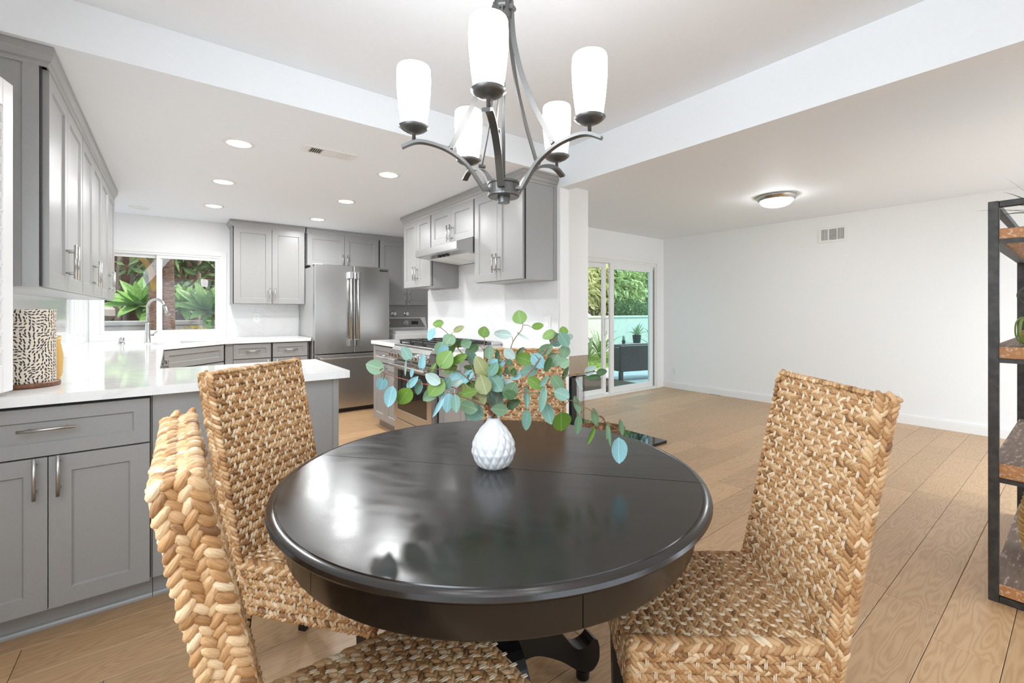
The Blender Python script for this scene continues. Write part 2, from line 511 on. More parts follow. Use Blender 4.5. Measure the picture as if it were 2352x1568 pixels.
def wall_with_hole(name, axis, pos0, pos1, a0, a1, z0, z1, holes, m='wall_paint'):
    """axis 'x': wall plane normal along x, spanning y a0..a1.  holes: (a, b, za, zb)"""
    bm = new_bm()

    def bb(a, b_, za, zb):
        if b_ - a < 1e-4 or zb - za < 1e-4:
            return
        if axis == 'x':
            box(bm, pos0, pos1, a, b_, za, zb)
        else:
            box(bm, a, b_, pos0, pos1, za, zb)
    cur = a0
    for (a, b_, za, zb) in sorted(holes):
        bb(cur, a, z0, z1)
        bb(a, b_, z0, za)
        bb(a, b_, zb, z1)
        cur = b_
    bb(cur, a1, z0, z1)
    return struct(name, bm, m)


WK = (-0.62, 0.47, 0.955, 1.875)        # kitchen window opening (x0, x1, z0, z1)
WL = (5.25, 6.17, 0.955, 1.875)         # corner window on the left wall (y0, y1, ...)
WD = (-0.85, 1.75, 0.92, 2.06)          # dining window on the left wall
SL = (4.42, 6.17, 0.0, 1.985)           # patio slider (x0, x1)
wall_left = wall_with_hole('wall_left', 'x', XL - 0.12, XL, YR - 0.12, YB + 0.12, 0, ZT, [WD, WL])
wall_back = wall_with_hole('wall_back', 'y', YB, YB + 0.12, XL, 3.37, 0, ZT, [WK])
wall_far = wall_with_hole('wall_far', 'y', YF, YF + 0.12, XD1, XR, 0, ZT, [SL])
wall_right = wall_with_hole('wall_right', 'x', XR, XR + 0.12, YR - 0.12, YF + 0.12, 0, ZT, [])
wall_rear = wall_with_hole('wall_rear', 'y', YR - 0.12, YR, XL, XR, 0, ZT, [(-0.3, 2.1, 0.0, 2.1), (3.4, 5.8, 0.0, 2.1)])
wall_divider = wall_with_hole('wall_divider', 'x', XD0, XD1, 2.495, 4.70, 0, ZT, [])
struct('wall_laundry', B(3.25, 3.37, YF + 0.12, YB, 0, ZT), 'wall_paint')
struct('wall_nook', B(XD1, 3.25, 4.60, 4.70, 0, ZT), 'wall_paint')
struct('beam_dining', B(XD0, XD1, YR, 2.495, 2.18, ZT), 'ceiling_paint')
struct('ceiling', B(XL, XD0, YR, 2.47, ZD, ZT), 'ceiling_paint')
bm = new_bm()
box(bm, XL, XD0, 2.47, YB, ZK, ZT)
box(bm, XD0, 3.25, 4.70, YB, ZK, ZT)
struct('ceiling_kitchen', bm, 'ceiling_paint')
struct('ceiling_living', B(XD1, XR, YR, YF, ZV, ZT), 'ceiling_paint')
struct('roof', B(XL - 0.5, XR + 0.5, YR - 0.4, YF + 0.45, ZT, ZT + 0.15), 'ceiling_paint')
struct('roof_kitchen', B(XL - 0.5, 3.6, YF + 0.45, YB + 0.45, ZT, ZT + 0.15), 'ceiling_paint')

floor = struct('floor', B(XL, XR, YR, YB, -0.06, -0.008), 'subfloor')
PW = 0.1815
row = 0
y = 0.363 - PW * 11
while y < YB - 0.02:
    y1 = min(y + PW, YB)
    ya = max(y, YR)
    xmax = XR if y < YF else 3.25
    x = XL - random.uniform(0.1, 1.6)
    while x < xmax:
        ln_ = random.choice((1.22, 1.52, 1.83, 1.52))
        xa, xb = max(x, XL), min(x + ln_, xmax)
        if xb - xa > 0.06 and y1 - ya > 0.02:
            o = obj('plank', B(-(xb - xa) / 2 + 0.0009, (xb - xa) / 2 - 0.0009, -(y1 - ya) / 2 + 0.0009, (y1 - ya) / 2 - 0.0009, -0.008, 0, 0.0012), 'oak_plank', floor)
            o.location = ((xa + xb) / 2, (ya + y1) / 2, 0)
        x += ln_
    y += PW
    row += 1


def baseboard(name, x0, x1, y0, y1):
    bm = new_bm()
    box(bm, x0, x1, y0, y1, 0, 0.085)
    dx, dy = (0.004, 0) if (x1 - x0) < (y1 - y0) else (0, 0.004)
    box(bm, x0 + dx, x1, y0 + dy, y1, 0.085, 0.10)
    return struct(name, bm, 'trim_white')


baseboard('baseboard_right', XR - 0.014, XR, YR, YF)
baseboard('baseboard_far', XD1, SL[0] - 0.09, YF - 0.014, YF)


# ------------------------------------------------------------------ windows and doors
def frame_rect(bm, axis, p0, p1, a0, a1, z0, z1, wd, sill=True):
    """rectangular frame of bars wd wide around (a0..a1, z0..z1)"""
    segs = [(a0, a0 + wd, z0, z1), (a1 - wd, a1, z0, z1), (a0 + wd, a1 - wd, z1 - wd, z1)]
    if sill:
        segs.append((a0 + wd, a1 - wd, z0, z0 + wd))
    for a, b_, za, zb in segs:
        if axis == 'y':
            box(bm, a, b_, p0, p1, za, zb, 0.002)
        else:
            box(bm, p0, p1, a, b_, za, zb, 0.002)
    return bm


# kitchen window: two lites, trim on the wall, centre meeting rail
win1 = struct('window_1', frame_rect(new_bm(), 'y', YB - 0.012, YB, WK[0] - 0.05, WK[1] + 0.05, WK[2] - 0.04, WK[3] + 0.05, 0.055), 'trim_white')
obj('frame', frame_rect(new_bm(), 'y', YB, YB + 0.09, WK[0], WK[1], WK[2], WK[3], 0.028), 'vinyl_white', win1)
xm = -0.105
for a, b_, yy in ((WK[0] + 0.028, xm + 0.025, YB + 0.045), (xm - 0.025, WK[1] - 0.028, YB + 0.012)):
    s_ = obj('sash', frame_rect(new_bm(), 'y', yy, yy + 0.03, a, b_, WK[2] + 0.028, WK[3] - 0.028, 0.034), 'vinyl_white', win1)
    obj('pane', B(a + 0.034, b_ - 0.034, yy + 0.012, yy + 0.018, WK[2] + 0.06, WK[3] - 0.06), 'window_glass', s_)
obj('latch', B(xm - 0.012, xm + 0.012, YB + 0.0, YB + 0.014, 1.33, 1.40, 0.003), 'white_plastic', win1)
# corner window on the left wall
win2 = struct('window_2', frame_rect(new_bm(), 'x', XL, XL + 0.012, WL[0] - 0.05, WL[1] + 0.04, WL[2] - 0.04, WL[3] + 0.05, 0.055), 'trim_white')
obj('frame', frame_rect(new_bm(), 'x', XL - 0.09, XL, WL[0], WL[1], WL[2], WL[3], 0.028), 'vinyl_white', win2)
ym = (WL[0] + WL[1]) / 2
for a, b_, xx in ((WL[0] + 0.028, ym + 0.02, XL - 0.045), (ym - 0.02, WL[1] - 0.028, XL - 0.075)):
    s_ = obj('sash', frame_rect(new_bm(), 'x', xx, xx + 0.03, a, b_, WL[2] + 0.028, WL[3] - 0.028, 0.034), 'vinyl_white', win2)
    obj('pane', B(xx + 0.012, xx + 0.018, a + 0.034, b_ - 0.034, WL[2] + 0.06, WL[3] - 0.06), 'window_glass', s_)
# dining window behind the shutters
win3 = struct('window_3', frame_rect(new_bm(), 'x', XL - 0.10, XL - 0.06, WD[0], WD[1], WD[2], WD[3], 0.05), 'vinyl_white')
for a, b_ in ((WD[0] + 0.05, 0.44), (0.46, WD[1] - 0.05)):
    s_ = obj('sash', frame_rect(new_bm(), 'x', XL - 0.11, XL - 0.08, a, b_, WD[2] + 0.05, WD[3] - 0.05, 0.035), 'vinyl_white', win3)
    obj('pane', B(XL - 0.10, XL - 0.095, a + 0.035, b_ - 0.035, WD[2] + 0.085, WD[3] - 0.085), 'window_glass', s_)
# unseen glazed doors, added behind the camera to house the fill lights
for i_, (a, b_) in enumerate(((-0.3, 2.1), (3.4, 5.8))):
    dr = struct('door_%d' % (i_ + 2), frame_rect(new_bm(), 'y', YR - 0.10, YR - 0.02, a, b_, 0.0, 2.1, 0.05), 'vinyl_white')
    for p, q in ((a + 0.05, (a + b_) / 2 + 0.02), ((a + b_) / 2 - 0.02, b_ - 0.05)):
        s_ = obj('door_panel', frame_rect(new_bm(), 'y', YR - 0.09, YR - 0.06, p, q, 0.03, 2.05, 0.06), 'vinyl_white', dr)
        obj('pane', B(p + 0.06, q - 0.06, YR - 0.08, YR - 0.074, 0.09, 1.99), 'window_glass', s_)

# patio slider
door1 = struct('door_1', frame_rect(new_bm(), 'y', YF - 0.016, YF, SL[0] - 0.075, SL[1] + 0.075, -0.03, SL[3] + 0.075, 0.08, False), 'trim_white')
bm = frame_rect(new_bm(), 'y', YF, YF + 0.12, SL[0], SL[1], 0.0, SL[3], 0.035, False)
box(bm, SL[0], SL[1], YF - 0.005, YF + 0.12, 0.0, 0.03)
obj('door_frame', bm, 'vinyl_white', door1)
obj('head_track', B(SL[0] + 0.035, SL[1] - 0.035, YF + 0.01, YF + 0.11, SL[3] - 0.06, SL[3] - 0.035), 'vinyl_white', door1)
p1 = obj('sliding_panel', frame_rect(new_bm(), 'y', YF + 0.015, YF + 0.05, 5.06, SL[1] - 0.075, 0.031, SL[3] - 0.06, 0.085), 'vinyl_white', door1)
obj('pane', B(5.145, SL[1] - 0.16, YF + 0.03, YF + 0.036, 0.11, SL[3] - 0.145), 'window_glass_tint', p1)
p2 = obj('fixed_panel', frame_rect(new_bm(), 'y', YF + 0.06, YF + 0.095, 4.46, 5.02, 0.031, SL[3] - 0.06, 0.07), 'vinyl_white', door1)
obj('pane', B(4.53, 4.95, YF + 0.075, YF + 0.081, 0.10, SL[3] - 0.13), 'window_glass', p2)
bm = new_bm()
tube(bm, [(4.985, YF + 0.06, 0.88), (4.985, YF + 0.01, 0.89), (4.985, YF + 0.01, 1.11), (4.985, YF + 0.06, 1.12)], 0.009, 8)
obj('handle', bm, 'vinyl_white', p2)
obj('screen_edge', B(SL[1] - 0.075, SL[1] - 0.055, YF + 0.02, YF + 0.05, 0.04, SL[3] - 0.1), 'iron_black', door1)

# plantation shutter leaf folded out over the counter end
sh = thing('plantation_shutter', 'white louvred plantation shutter leaf standing at the far left of the counter', 'shutter', (-0.482, 2.455, 0.93), math.atan2(-0.97, -0.25))
SW, SHH = 0.47, 1.14
bm = new_bm()
box(bm, 0, 0.060, -0.014, 0.014, 0, SHH, 0.003)
obj('stile', bm, 'trim_white', sh)
obj('stile', B(SW - 0.055, SW, -0.014, 0.014, 0, SHH, 0.003), 'trim_white', sh)
obj('rail', B(0.060, SW - 0.055, -0.014, 0.014, 0, 0.10, 0.003), 'trim_white', sh)
obj('rail', B(0.060, SW - 0.055, -0.014, 0.014, SHH - 0.10, SHH, 0.003), 'trim_white', sh)
lv = None
for i in range(15):
    z = 0.135 + i * 0.0622
    if lv is None:
        bm = new_bm()
        lathe(bm, [(0.0001, 0), (0.034, 0), (0.034, SW - 0.117), (0.0001, SW - 0.117)], 12)
        for v in bm.verts:
            v.co = Vector((v.co.z + 0.061, v.co.x, v.co.y * 0.16))
        lv = obj('louver', bm, 'trim_white', sh, (0, 0, z), (R(62), 0, 0), True)
    else:
        o = bpy.data.objects.new('louver', lv.data); C.objects.link(o); o.parent = sh; o.location = (0, 0, z); o.rotation_euler = (R(62), 0, 0)
obj('tilt_rod', B(SW / 2 - 0.006, SW / 2 + 0.006, -0.05, -0.038, 0.13, SHH - 0.13, 0.002), 'trim_white', sh)


# ------------------------------------------------------------------ cabinets
def shaker(wd, ht, t=0.02, rail=0.062, rec=0.009, side=0.006):
    """door slab, local: x 0..wd, z 0..ht, front face at y=-t"""
    bm = new_bm()
    rail = min(rail, wd * 0.30, ht * 0.30)
    o = [(0, 0), (wd, 0), (wd, ht), (0, ht)]
    i1 = [(rail, rail), (wd - rail, rail), (wd - rail, ht - rail), (rail, ht - rail)]
    i2 = [(rail + side, rail + side), (wd - rail - side, rail + side), (wd - rail - side, ht - rail - side), (rail + side, ht - rail - side)]
    vb = [bm.verts.new((x, 0, z)) for x, z in o]
    vf = [bm.verts.new((x, -t, z)) for x, z in o]
    v1 = [bm.verts.new((x, -t, z)) for x, z in i1]
    v2 = [bm.verts.new((x, -t + rec, z)) for x, z in i2]
    bm.faces.new(list(reversed(vb)))
    bm.faces.new(v2)
    for k_ in range(4):
        j = (k_ + 1) % 4
        bm.faces.new((vb[k_], vb[j], vf[j], vf[k_]))
        bm.faces.new((vf[k_], vf[j], v1[j], v1[k_]))
        bm.faces.new((v1[k_], v1[j], v2[j], v2[k_]))
    bmesh.ops.recalc_face_normals(bm, faces=bm.faces[:])
    return bm


_pull = {}


def pull(parent, x, z, ln_, vertical, front):
    key = (ln_, vertical)
    if key not in _pull:
        bm = new_bm()
        h = ln_ / 2
        ax = (lambda t, y_: (0, y_, t)) if vertical else (lambda t, y_: (t, y_, 0))
        tube(bm, [ax(-h, -0.032), ax(h, -0.032)], 0.006, 10)
        for s_ in (-1, 1):
            tube(bm, [ax(s_ * (h - 0.028), 0.0), ax(s_ * (h - 0.028), -0.032)], 0.0045, 8)
        me = bpy.data.meshes.new('handle')
        bm.to_mesh(me)
        bm.free()
        me.polygons.foreach_set('use_smooth', [True] * len(me.polygons))
        me.materials.append(M['nickel'])
        _pull[key] = me
    o = bpy.data.objects.new('handle', _pull[key])
    C.objects.link(o)
    o.parent = parent
    o.location = (x, front, z)
    return o


def cabinet(name, label, loc, rz, wd, dp, ht, fronts, toe=0.0, shoe=False, crown=None, group=None, cat='cabinet'):
    """local: x 0..wd left to right seen from the front, y 0 (front of carcass) .. dp (wall), z 0..ht"""
    t = thing(name, label, cat, loc, rz, group)
    obj('body', B(0, wd, 0.0, dp, toe, ht), 'cabinet_gray', t)
    obj('shadow_gap', B(0.004, wd - 0.004, -0.004, 0.0, toe + 0.004, ht - 0.004), 'cabinet_dark', t)
    for f in fronts:
        kind, x0, x1, z0, z1 = f[:5]
        d = obj('drawer' if kind == 'drawer' else 'door', shaker(x1 - x0, z1 - z0, rail=0.05 if kind == 'drawer' else 0.062), 'cabinet_gray', t, (x0, -0.004, z0))
        if len(f) > 5 and f[5]:
            hx, hz, hl, hv = f[5]
            pull(d, hx - x0, hz - z0, hl, hv, -0.02)
    if toe:
        obj('toe_kick', B(0, wd, 0.045, dp, 0, toe), 'cabinet_gray', t)
        if shoe:
            bm = new_bm()
            prism(bm, [(0.045, 0), (0.030, 0), (0.031, 0.008), (0.036, 0.015), (0.045, 0.018)], 'x', 0, wd)
            obj('shoe_moulding', bm, 'cabinet_gray', t)
    return t


def crown(parent, segs, z0, z1, out=0.03):
    """segs: list of ((x,y),(x,y)) front lines in local coordinates with outward normal to the right of travel"""
    prof = [(0.0, z0), (0.006, z0), (0.008, z0 + 0.015), (0.016, z0 + 0.022), (0.024, z0 + 0.042), (out, z0 + 0.048), (out, z1), (0.0, z1)]
    pts = segs
    bm = new_bm()
    rings = []
    for i, p in enumerate(pts):
        p = Vector((p[0], p[1]))
        ns = []
        for a, b_ in ((i - 1, i), (i, i + 1)):
            if a >= 0 and b_ < len(pts):
                d = (Vector(pts[b_]) - Vector(pts[a])).normalized()
                ns.append(Vector((d.y, -d.x)))
        nn = ns[0] if len(ns) == 1 else (ns[0] + ns[1]) / (1 + ns[0].dot(ns[1]))
        rings.append([bm.verts.new((p.x + nn.x * o_, p.y + nn.y * o_, z)) for o_, z in prof])
    for a, b_ in zip(rings, rings[1:]):
        for k_ in range(len(prof)):
            j = (k_ + 1) % len(prof)
            bm.faces.new((a[k_], b_[k_], b_[j], a[j]))
    bm.faces.new(rings[0])
    bm.faces.new(list(reversed(rings[-1])))
    bmesh.ops.recalc_face_normals(bm, faces=bm.faces[:])
    return obj('crown_moulding', bm, 'cabinet_gray', parent)


# left wall uppers (front face x = -0.39)
ZU = 1.322
UH = 2.205 - ZU
lbl = ['gray shaker wall cabinet nearest the shutter, on the left wall', 'middle gray shaker wall cabinet of the left wall', 'gray shaker wall cabinet beside the kitchen window on the left wall']
for i, (ya, yb) in enumerate(((2.525, 3.404), (3.404, 4.26), (4.26, 5.15))):
    wd = yb - ya
    mid = wd / 2 - (0.013 if i == 0 else 0)
    x0 = 0.03 if i == 0 else 0.006
    t = cabinet('upper_cabinet', lbl[i], (-0.39 - 0.024, ya, ZU), PI / 2, wd - 0.001, 0.285, UH,
                [('door', x0, mid - 0.0015, 0.002, UH - 0.01, (mid - 0.04, 0.135, 0.16, True)), ('door', mid + 0.0015, wd - 0.007, 0.002, UH - 0.01, (mid + 0.04, 0.135, 0.16, True))], group='left wall cabinets')
    if i == 0:
        obj('end_panel', B(-0.006, -0.0002, 0.0, 0.045, 0.0, UH), 'cabinet_gray', t)
        crown(t, [(0, 0.285), (0, -0.02), (wd - 0.001, -0.02)], UH - 0.012, 2.27 - ZU - 0.002, 0.025)
    else:
        crown(t, [(0, -0.02), (wd - 0.001, -0.02)], UH - 0.012, 2.27 - ZU - 0.002, 0.025)

# back wall uppers
yf = 5.955
ZB = 1.312
t = cabinet('upper_cabinet', 'gray shaker wall cabinet above the back counter, left of the fridge', (0.552, yf, ZB), 0, 0.764, YB - yf - 0.001, 2.21 - ZB,
            [('door', 0.012, 0.396, 0.004, 0.885, (0.372, 0.115, 0.15, True)), ('door', 0.400, 0.757, 0.004, 0.885, (0.428, 0.115, 0.15, True))])
crown(t, [(0, YB - yf - 0.001), (0, -0.02), (0.764, -0.02)], 0.885, 2.268 - ZB)
t = cabinet('upper_cabinet', 'short gray shaker cabinet above the stainless refrigerator', (1.33, yf, 1.80), 0, 0.93, YB - yf - 0.001, 2.21 - 1.80,
            [('door', 0.012, 0.465, 0.004, 0.397, (0.438, 0.09, 0.14, True)), ('door', 0.469, 0.918, 0.004, 0.397, (0.498, 0.09, 0.14, True))])
crown(t, [(0, -0.02), (0.93, -0.02)], 0.397, 2.268 - 1.80)
t = cabinet('upper_cabinet', 'tall gray shaker cabinet above the washing machine', (2.262, yf, 1.312), 0, 0.80, YB - yf - 0.001, 2.21 - 1.312,
            [('door', 0.012, 0.402, 0.004, 0.885, (0.375, 0.10, 0.15, True)), ('door', 0.406, 0.79, 0.004, 0.885, (0.434, 0.10, 0.15, True))])
crown(t, [(0, -0.02), (0.80, -0.02)], 0.885, 2.268 - 1.312)

# range wall uppers, facing -x (front x = 2.055)
xf = 2.055 + 0.024
for nm, ya, yb, z0, hz in (('gray shaker wall cabinet nearest the dining table, right of the range hood', 2.535, 3.206, 1.465, 0.14),
                           ('short gray shaker cabinet above the range hood', 3.207, 4.003, 1.862, 0.085),
                           ('gray shaker wall cabinet at the far end of the range wall', 4.004, 4.66, 1.478, 0.14)):
    wd = yb - ya
    h = 2.20 - z0
    t = cabinet('upper_cabinet', nm, (xf, yb, z0), -PI / 2, wd, XD0 - xf - 0.001, h,
                [('door', 0.006, wd / 2 - 0.0015, 0.004, h - 0.012, (wd / 2 - 0.028, hz, 0.15, True)), ('door', wd / 2 + 0.0015, wd - 0.014, 0.004, h - 0.012, (wd / 2 + 0.028, hz, 0.15, True))], group='range wall cabinets')
    dpt = XD0 - xf - 0.001
    if ya < 2.6:
        crown(t, [(0, -0.02), (wd, -0.02), (wd, dpt)], h - 0.012, 2.268 - z0)
        obj('scribe_strip', B(wd - 0.0, wd + 0.006, dpt - 0.03, dpt, 0, h - 0.012), 'cabinet_gray', t)
    elif yb > 4.6:
        crown(t, [(0, dpt), (0, -0.02), (wd, -0.02)], h - 0.012, 2.268 - z0)
    else:
        crown(t, [(0, -0.02), (wd, -0.02)], h - 0.012, 2.268 - z0)

# base cabinets
ZC0, ZC = 0.878, 0.915
PY = 2.424
t = cabinet('base_cabinet', 'gray shaker base cabinet with wide drawer over two doors at the peninsula front', (-0.699, PY, 0), 0, 0.634, 0.60, ZC0,
            [('drawer', 0.03, 0.627, 0.680, 0.862, (0.33, 0.785, 0.155, False)), ('door', 0.03, 0.3275, 0.098, 0.674, (0.297, 0.603, 0.155, True)), ('door', 0.3305, 0.627, 0.098, 0.674, (0.36, 0.605, 0.155, True))], toe=0.098, shoe=True)
t = thing('peninsula_end', 'plain gray panelled end of the peninsula behind the woven chairs', 'cabinet', (-0.063, PY, 0))
obj('body', B(0, 0.76, -0.006, 0.60, 0.098, ZC0), 'cabinet_gray', t)
obj('toe_kick', B(0, 0.755, 0.045, 0.58, 0, 0.098), 'cabinet_gray', t)
obj('corner_strip', B(0.735, 0.764, -0.011, 0.606, 0.098, ZC0, 0.002), 'cabinet_gray', t)
bm = prism(new_bm(), [(0.045, 0), (0.030, 0), (0.031, 0.008), (0.036, 0.015), (0.045, 0.018)], 'x', 0, 0.755)
obj('shoe_moulding', bm, 'cabinet_gray', t)
t = cabinet('base_cabinet', 'gray base cabinet of the left counter run behind the peninsula', (-0.09, 3.03, 0), PI / 2, 1.22, 0.609, ZC0,
            [('door', 0.01, 0.405, 0.098, 0.86, (0.37, 0.75, 0.155, True)), ('door', 0.409, 0.808, 0.098, 0.86, (0.45, 0.75, 0.155, True)), ('door', 0.812, 1.21, 0.098, 0.86, (0.85, 0.75, 0.155, True))], toe=0.098)
t = thing('dishwasher', 'stainless dishwasher with bar handle under the left counter run', 'dishwasher', (-0.09, 4.26, 0), PI / 2)
obj('body', B(0, 0.60, 0.0, 0.60, 0.098, ZC0 - 0.002), 'steel_side', t)
d = obj('door', B(0.004, 0.596, -0.024, 0.0, 0.10, 0.868, 0.004), 'steel', t)
bm = new_bm()
tube(bm, [(0.05, -0.062, 0.80), (0.55, -0.062, 0.80)], 0.013, 12)
for xx in (0.07, 0.53):
    box(bm, xx - 0.014, xx + 0.014, -0.07, -0.024, 0.785, 0.815, 0.003)
obj('handle', bm, 'chrome', d, smooth=False)
obj('toe_kick', B(0, 0.60, 0.05, 0.55, 0, 0.098), 'cabinet_dark', t)
# corner sink base at 45 degrees
s2 = math.sqrt(0.5)
t = cabinet('sink_cabinet', 'gray corner sink base cabinet set at an angle below the faucet', (-0.075, 5.095, 0), PI / 4, 0.715, 0.42, ZC0,
            [('drawer', 0.01, 0.705, 0.70, 0.868), ('door', 0.01, 0.355, 0.098, 0.69, (0.32, 0.60, 0.155, True)), ('door', 0.359, 0.705, 0.098, 0.69, (0.395, 0.60, 0.155, True))], toe=0.098)
bd = [c_ for c_ in t.children if c_.name.startswith('body')][0]
bm = new_bm()
box(bm, 0, 0.018, 0, 0.42, 0.098, ZC0)
box(bm, 0.697, 0.715, 0, 0.42, 0.098, ZC0)
box(bm, 0.018, 0.697, 0, 0.42, 0.098, 0.116)
box(bm, 0.018, 0.697, 0, 0.018, 0.116, ZC0)
bm.to_mesh(bd.data)
bm.free()
t = cabinet('base_cabinet', 'gray base cabinet with two small drawers left of the refrigerator', (0.455, 5.625, 0), 0, 0.835, YB - 5.625 - 0.001, ZC0,
            [('drawer', 0.075, 0.432, 0.708, 0.868, (0.254, 0.79, 0.14, False)), ('drawer', 0.452, 0.815, 0.708, 0.868, (0.633, 0.79, 0.14, False)),
             ('door', 0.075, 0.432, 0.098, 0.70, (0.40, 0.61, 0.15, True)), ('door', 0.452, 0.815, 0.098, 0.70, (0.49, 0.61, 0.15, True))], toe=0.098)
obj('filler', B(0.0, 0.073, -0.012, -0.0042, 0.098, ZC0), 'cabinet_gray', t)
# range wall bases
xb = 1.745
t = cabinet('base_cabinet', 'pale-lit gray base cabinet with small drawer left of the range', (xb, 4.69, 0), -PI / 2, 0.685, XD0 - xb - 0.001, ZC0,
            [('drawer', 0.01, 0.672, 0.70, 0.865, (0.341, 0.78, 0.15, False)), ('door', 0.01, 0.339, 0.105, 0.69, (0.31, 0.60, 0.155, True)), ('door', 0.343, 0.672, 0.105, 0.69, (0.375, 0.60, 0.155, True))], toe=0.1)
t = cabinet('base_cabinet', 'gray base cabinet right of the range, behind the bouquet', (xb, 3.225, 0), -PI / 2, 0.715, XD0 - xb - 0.001, ZC0,
            [('drawer', 0.01, 0.35, 0.70, 0.865, (0.18, 0.78, 0.15, False)), ('drawer', 0.354, 0.705, 0.70, 0.865, (0.53, 0.78, 0.15, False)), ('door', 0.01, 0.35, 0.105, 0.69, (0.32, 0.60, 0.155, True)), ('door', 0.354, 0.705, 0.105, 0.69, (0.385, 0.60, 0.155, True))], toe=0.1)

# worktops
bm = new_bm()
outer = [(XL + 0.001, 2.365), (0.743, 2.365), (0.743, 3.07), (-0.05, 3.07), (-0.05, 5.07), (0.46, 5.58), (1.305, 5.58), (1.305, YB - 0.001), (XL + 0.001, YB - 0.001)]
mid = Vector((0.205, 5.325)); dv = Vector((s2, s2)); nv = Vector((-s2, s2))
sc = mid + nv * 0.29
hole = [sc + dv * a * 0.30 + nv * b_ * 0.19 for a, b_ in ((-1, -1), (1, -1), (1, 1), (-1, 1))]
es = []
for loop in (outer, hole):
    v_ = [bm.verts.new((p[0], p[1], ZC0)) for p in loop]
    es += [bm.edges.new((v_[i], v_[(i + 1) % len(v_)])) for i in range(len(v_))]
bmesh.ops.triangle_fill(bm, use_beauty=True, use_dissolve=False, edges=es)
ret = bmesh.ops.extrude_face_region(bm, geom=bm.faces[:])
bmesh.ops.translate(bm, verts=[g for g in ret['geom'] if isinstance(g, bmesh.types.BMVert)], vec=(0, 0, ZC - ZC0))
bmesh.ops.recalc_face_normals(bm, faces=bm.faces[:])
tag(obj('countertop', bm, 'quartz'), 'continuous white quartz worktop wrapping from the peninsula past the sink to the fridge', 'countertop')
tag(obj('countertop', B(1.70, XD0 - 0.001, 4.005, 4.70, ZC0, ZC, 0.002), 'quartz'), 'short white quartz worktop left of the range', 'countertop')
tag(obj('countertop', B(1.70, XD0 - 0.001, 2.505, 3.225, ZC0, ZC, 0.002), 'quartz'), 'short white quartz worktop right of the range near the dining area', 'countertop')
tag(obj('backsplash', B(0.521, 1.31, YB - 0.012, YB - 0.0005, ZC, ZB), 'quartz_splash'), 'white quartz backsplash slab behind the back counter outlet', 'backsplash')
tag(obj('backsplash', B(XD0 - 0.012, XD0 - 0.0005, 2.505, 4.70, ZC, 1.4645), 'quartz_splash'), 'white veined quartz backsplash slab behind the range', 'backsplash')
tag(obj('backsplash', B(XD0 - 0.012, XD0 - 0.0005, 3.208, 4.002, 1.4645, 1.70), 'quartz_splash'), 'white quartz backsplash piece rising to the range hood', 'backsplash')
tag(obj('backsplash', B(XL + 0.0005, XL + 0.012, 2.48, 5.19, ZC, ZU), 'quartz_splash'), 'white quartz backsplash slab under the left wall cabinets', 'backsplash')

# sink, faucet, soap pump
t = thing('sink', 'stainless undermount sink in the corner worktop', 'sink', (sc.x, sc.y, 0), PI / 4)
bm = new_bm()
vb = [(-0.305, -0.195), (0.305, -0.195), (0.305, 0.195), (-0.305, 0.195)]
top_ = [bm.verts.new((x, y_, ZC0 - 0.001)) for x, y_ in vb]
bot = [bm.verts.new((x * 0.95, y_ * 0.93, ZC0 - 0.20)) for x, y_ in vb]
bm.faces.new(bot)
for i in range(4):
    bm.faces.new((top_[i], top_[(i + 1) % 4], bot[(i + 1) % 4], bot[i]))
obj('basin', bm, 'steel', t)
fc = mid + nv * 0.555
t = thing('faucet', 'tall gooseneck kitchen faucet in brushed nickel in front of the window', 'faucet', (fc.x, fc.y, ZC))
obj('base', lathe(new_bm(), [(0.028, 0), (0.028, 0.006), (0.024, 0.012), (0.022, 0.10), (0.0175, 0.18), (0.015, 0.2)], 20), 'nickel', t, smooth=True)
sp = Vector((0.80, -0.60, 0)).normalized()
rad = 0.085
arc = [Vector((0, 0, 0.18)), Vector((0, 0, 0.30))] + [sp * (rad - rad * math.cos(a)) + Vector((0, 0, 0.345 + rad * math.sin(a))) for a in [PI * k / 12 for k in range(0, 12)]]
obj('neck', tube(new_bm(), arc, 0.0125, 12), 'nickel', t, smooth=True)
e0 = arc[-1]
hd = (arc[-1] - arc[-2]).normalized()
obj('spray_head', tube(new_bm(), [e0, e0 + hd * 0.02, e0 + hd * 0.10], [0.013, 0.016, 0.021], 14), 'nickel', t, smooth=True)
lv_ = Vector((0.75, 0.1, 0)).normalized()
bm = tube(new_bm(), [Vector((0, 0, 0.075)), lv_ * 0.05 + Vector((0, 0, 0.075))], 0.012, 10)
tube(bm, [lv_ * 0.045 + Vector((0, 0, 0.08)), lv_ * 0.095 + Vector((0, 0, 0.125))], 0.005, 8)
obj('lever', bm, 'nickel', t, smooth=True)
t = thing('air_gap', 'short brushed nickel sink air gap left of the faucet', 'air gap', (-0.375, 5.60, ZC))
obj('base', lathe(new_bm(), [(0.027, 0), (0.027, 0.008), (0.022, 0.010)], 16), 'nickel', t, smooth=True)
obj('cap', lathe(new_bm(), [(0.021, 0.010), (0.021, 0.058), (0.018, 0.062)], 16), 'nickel', t, smooth=True)

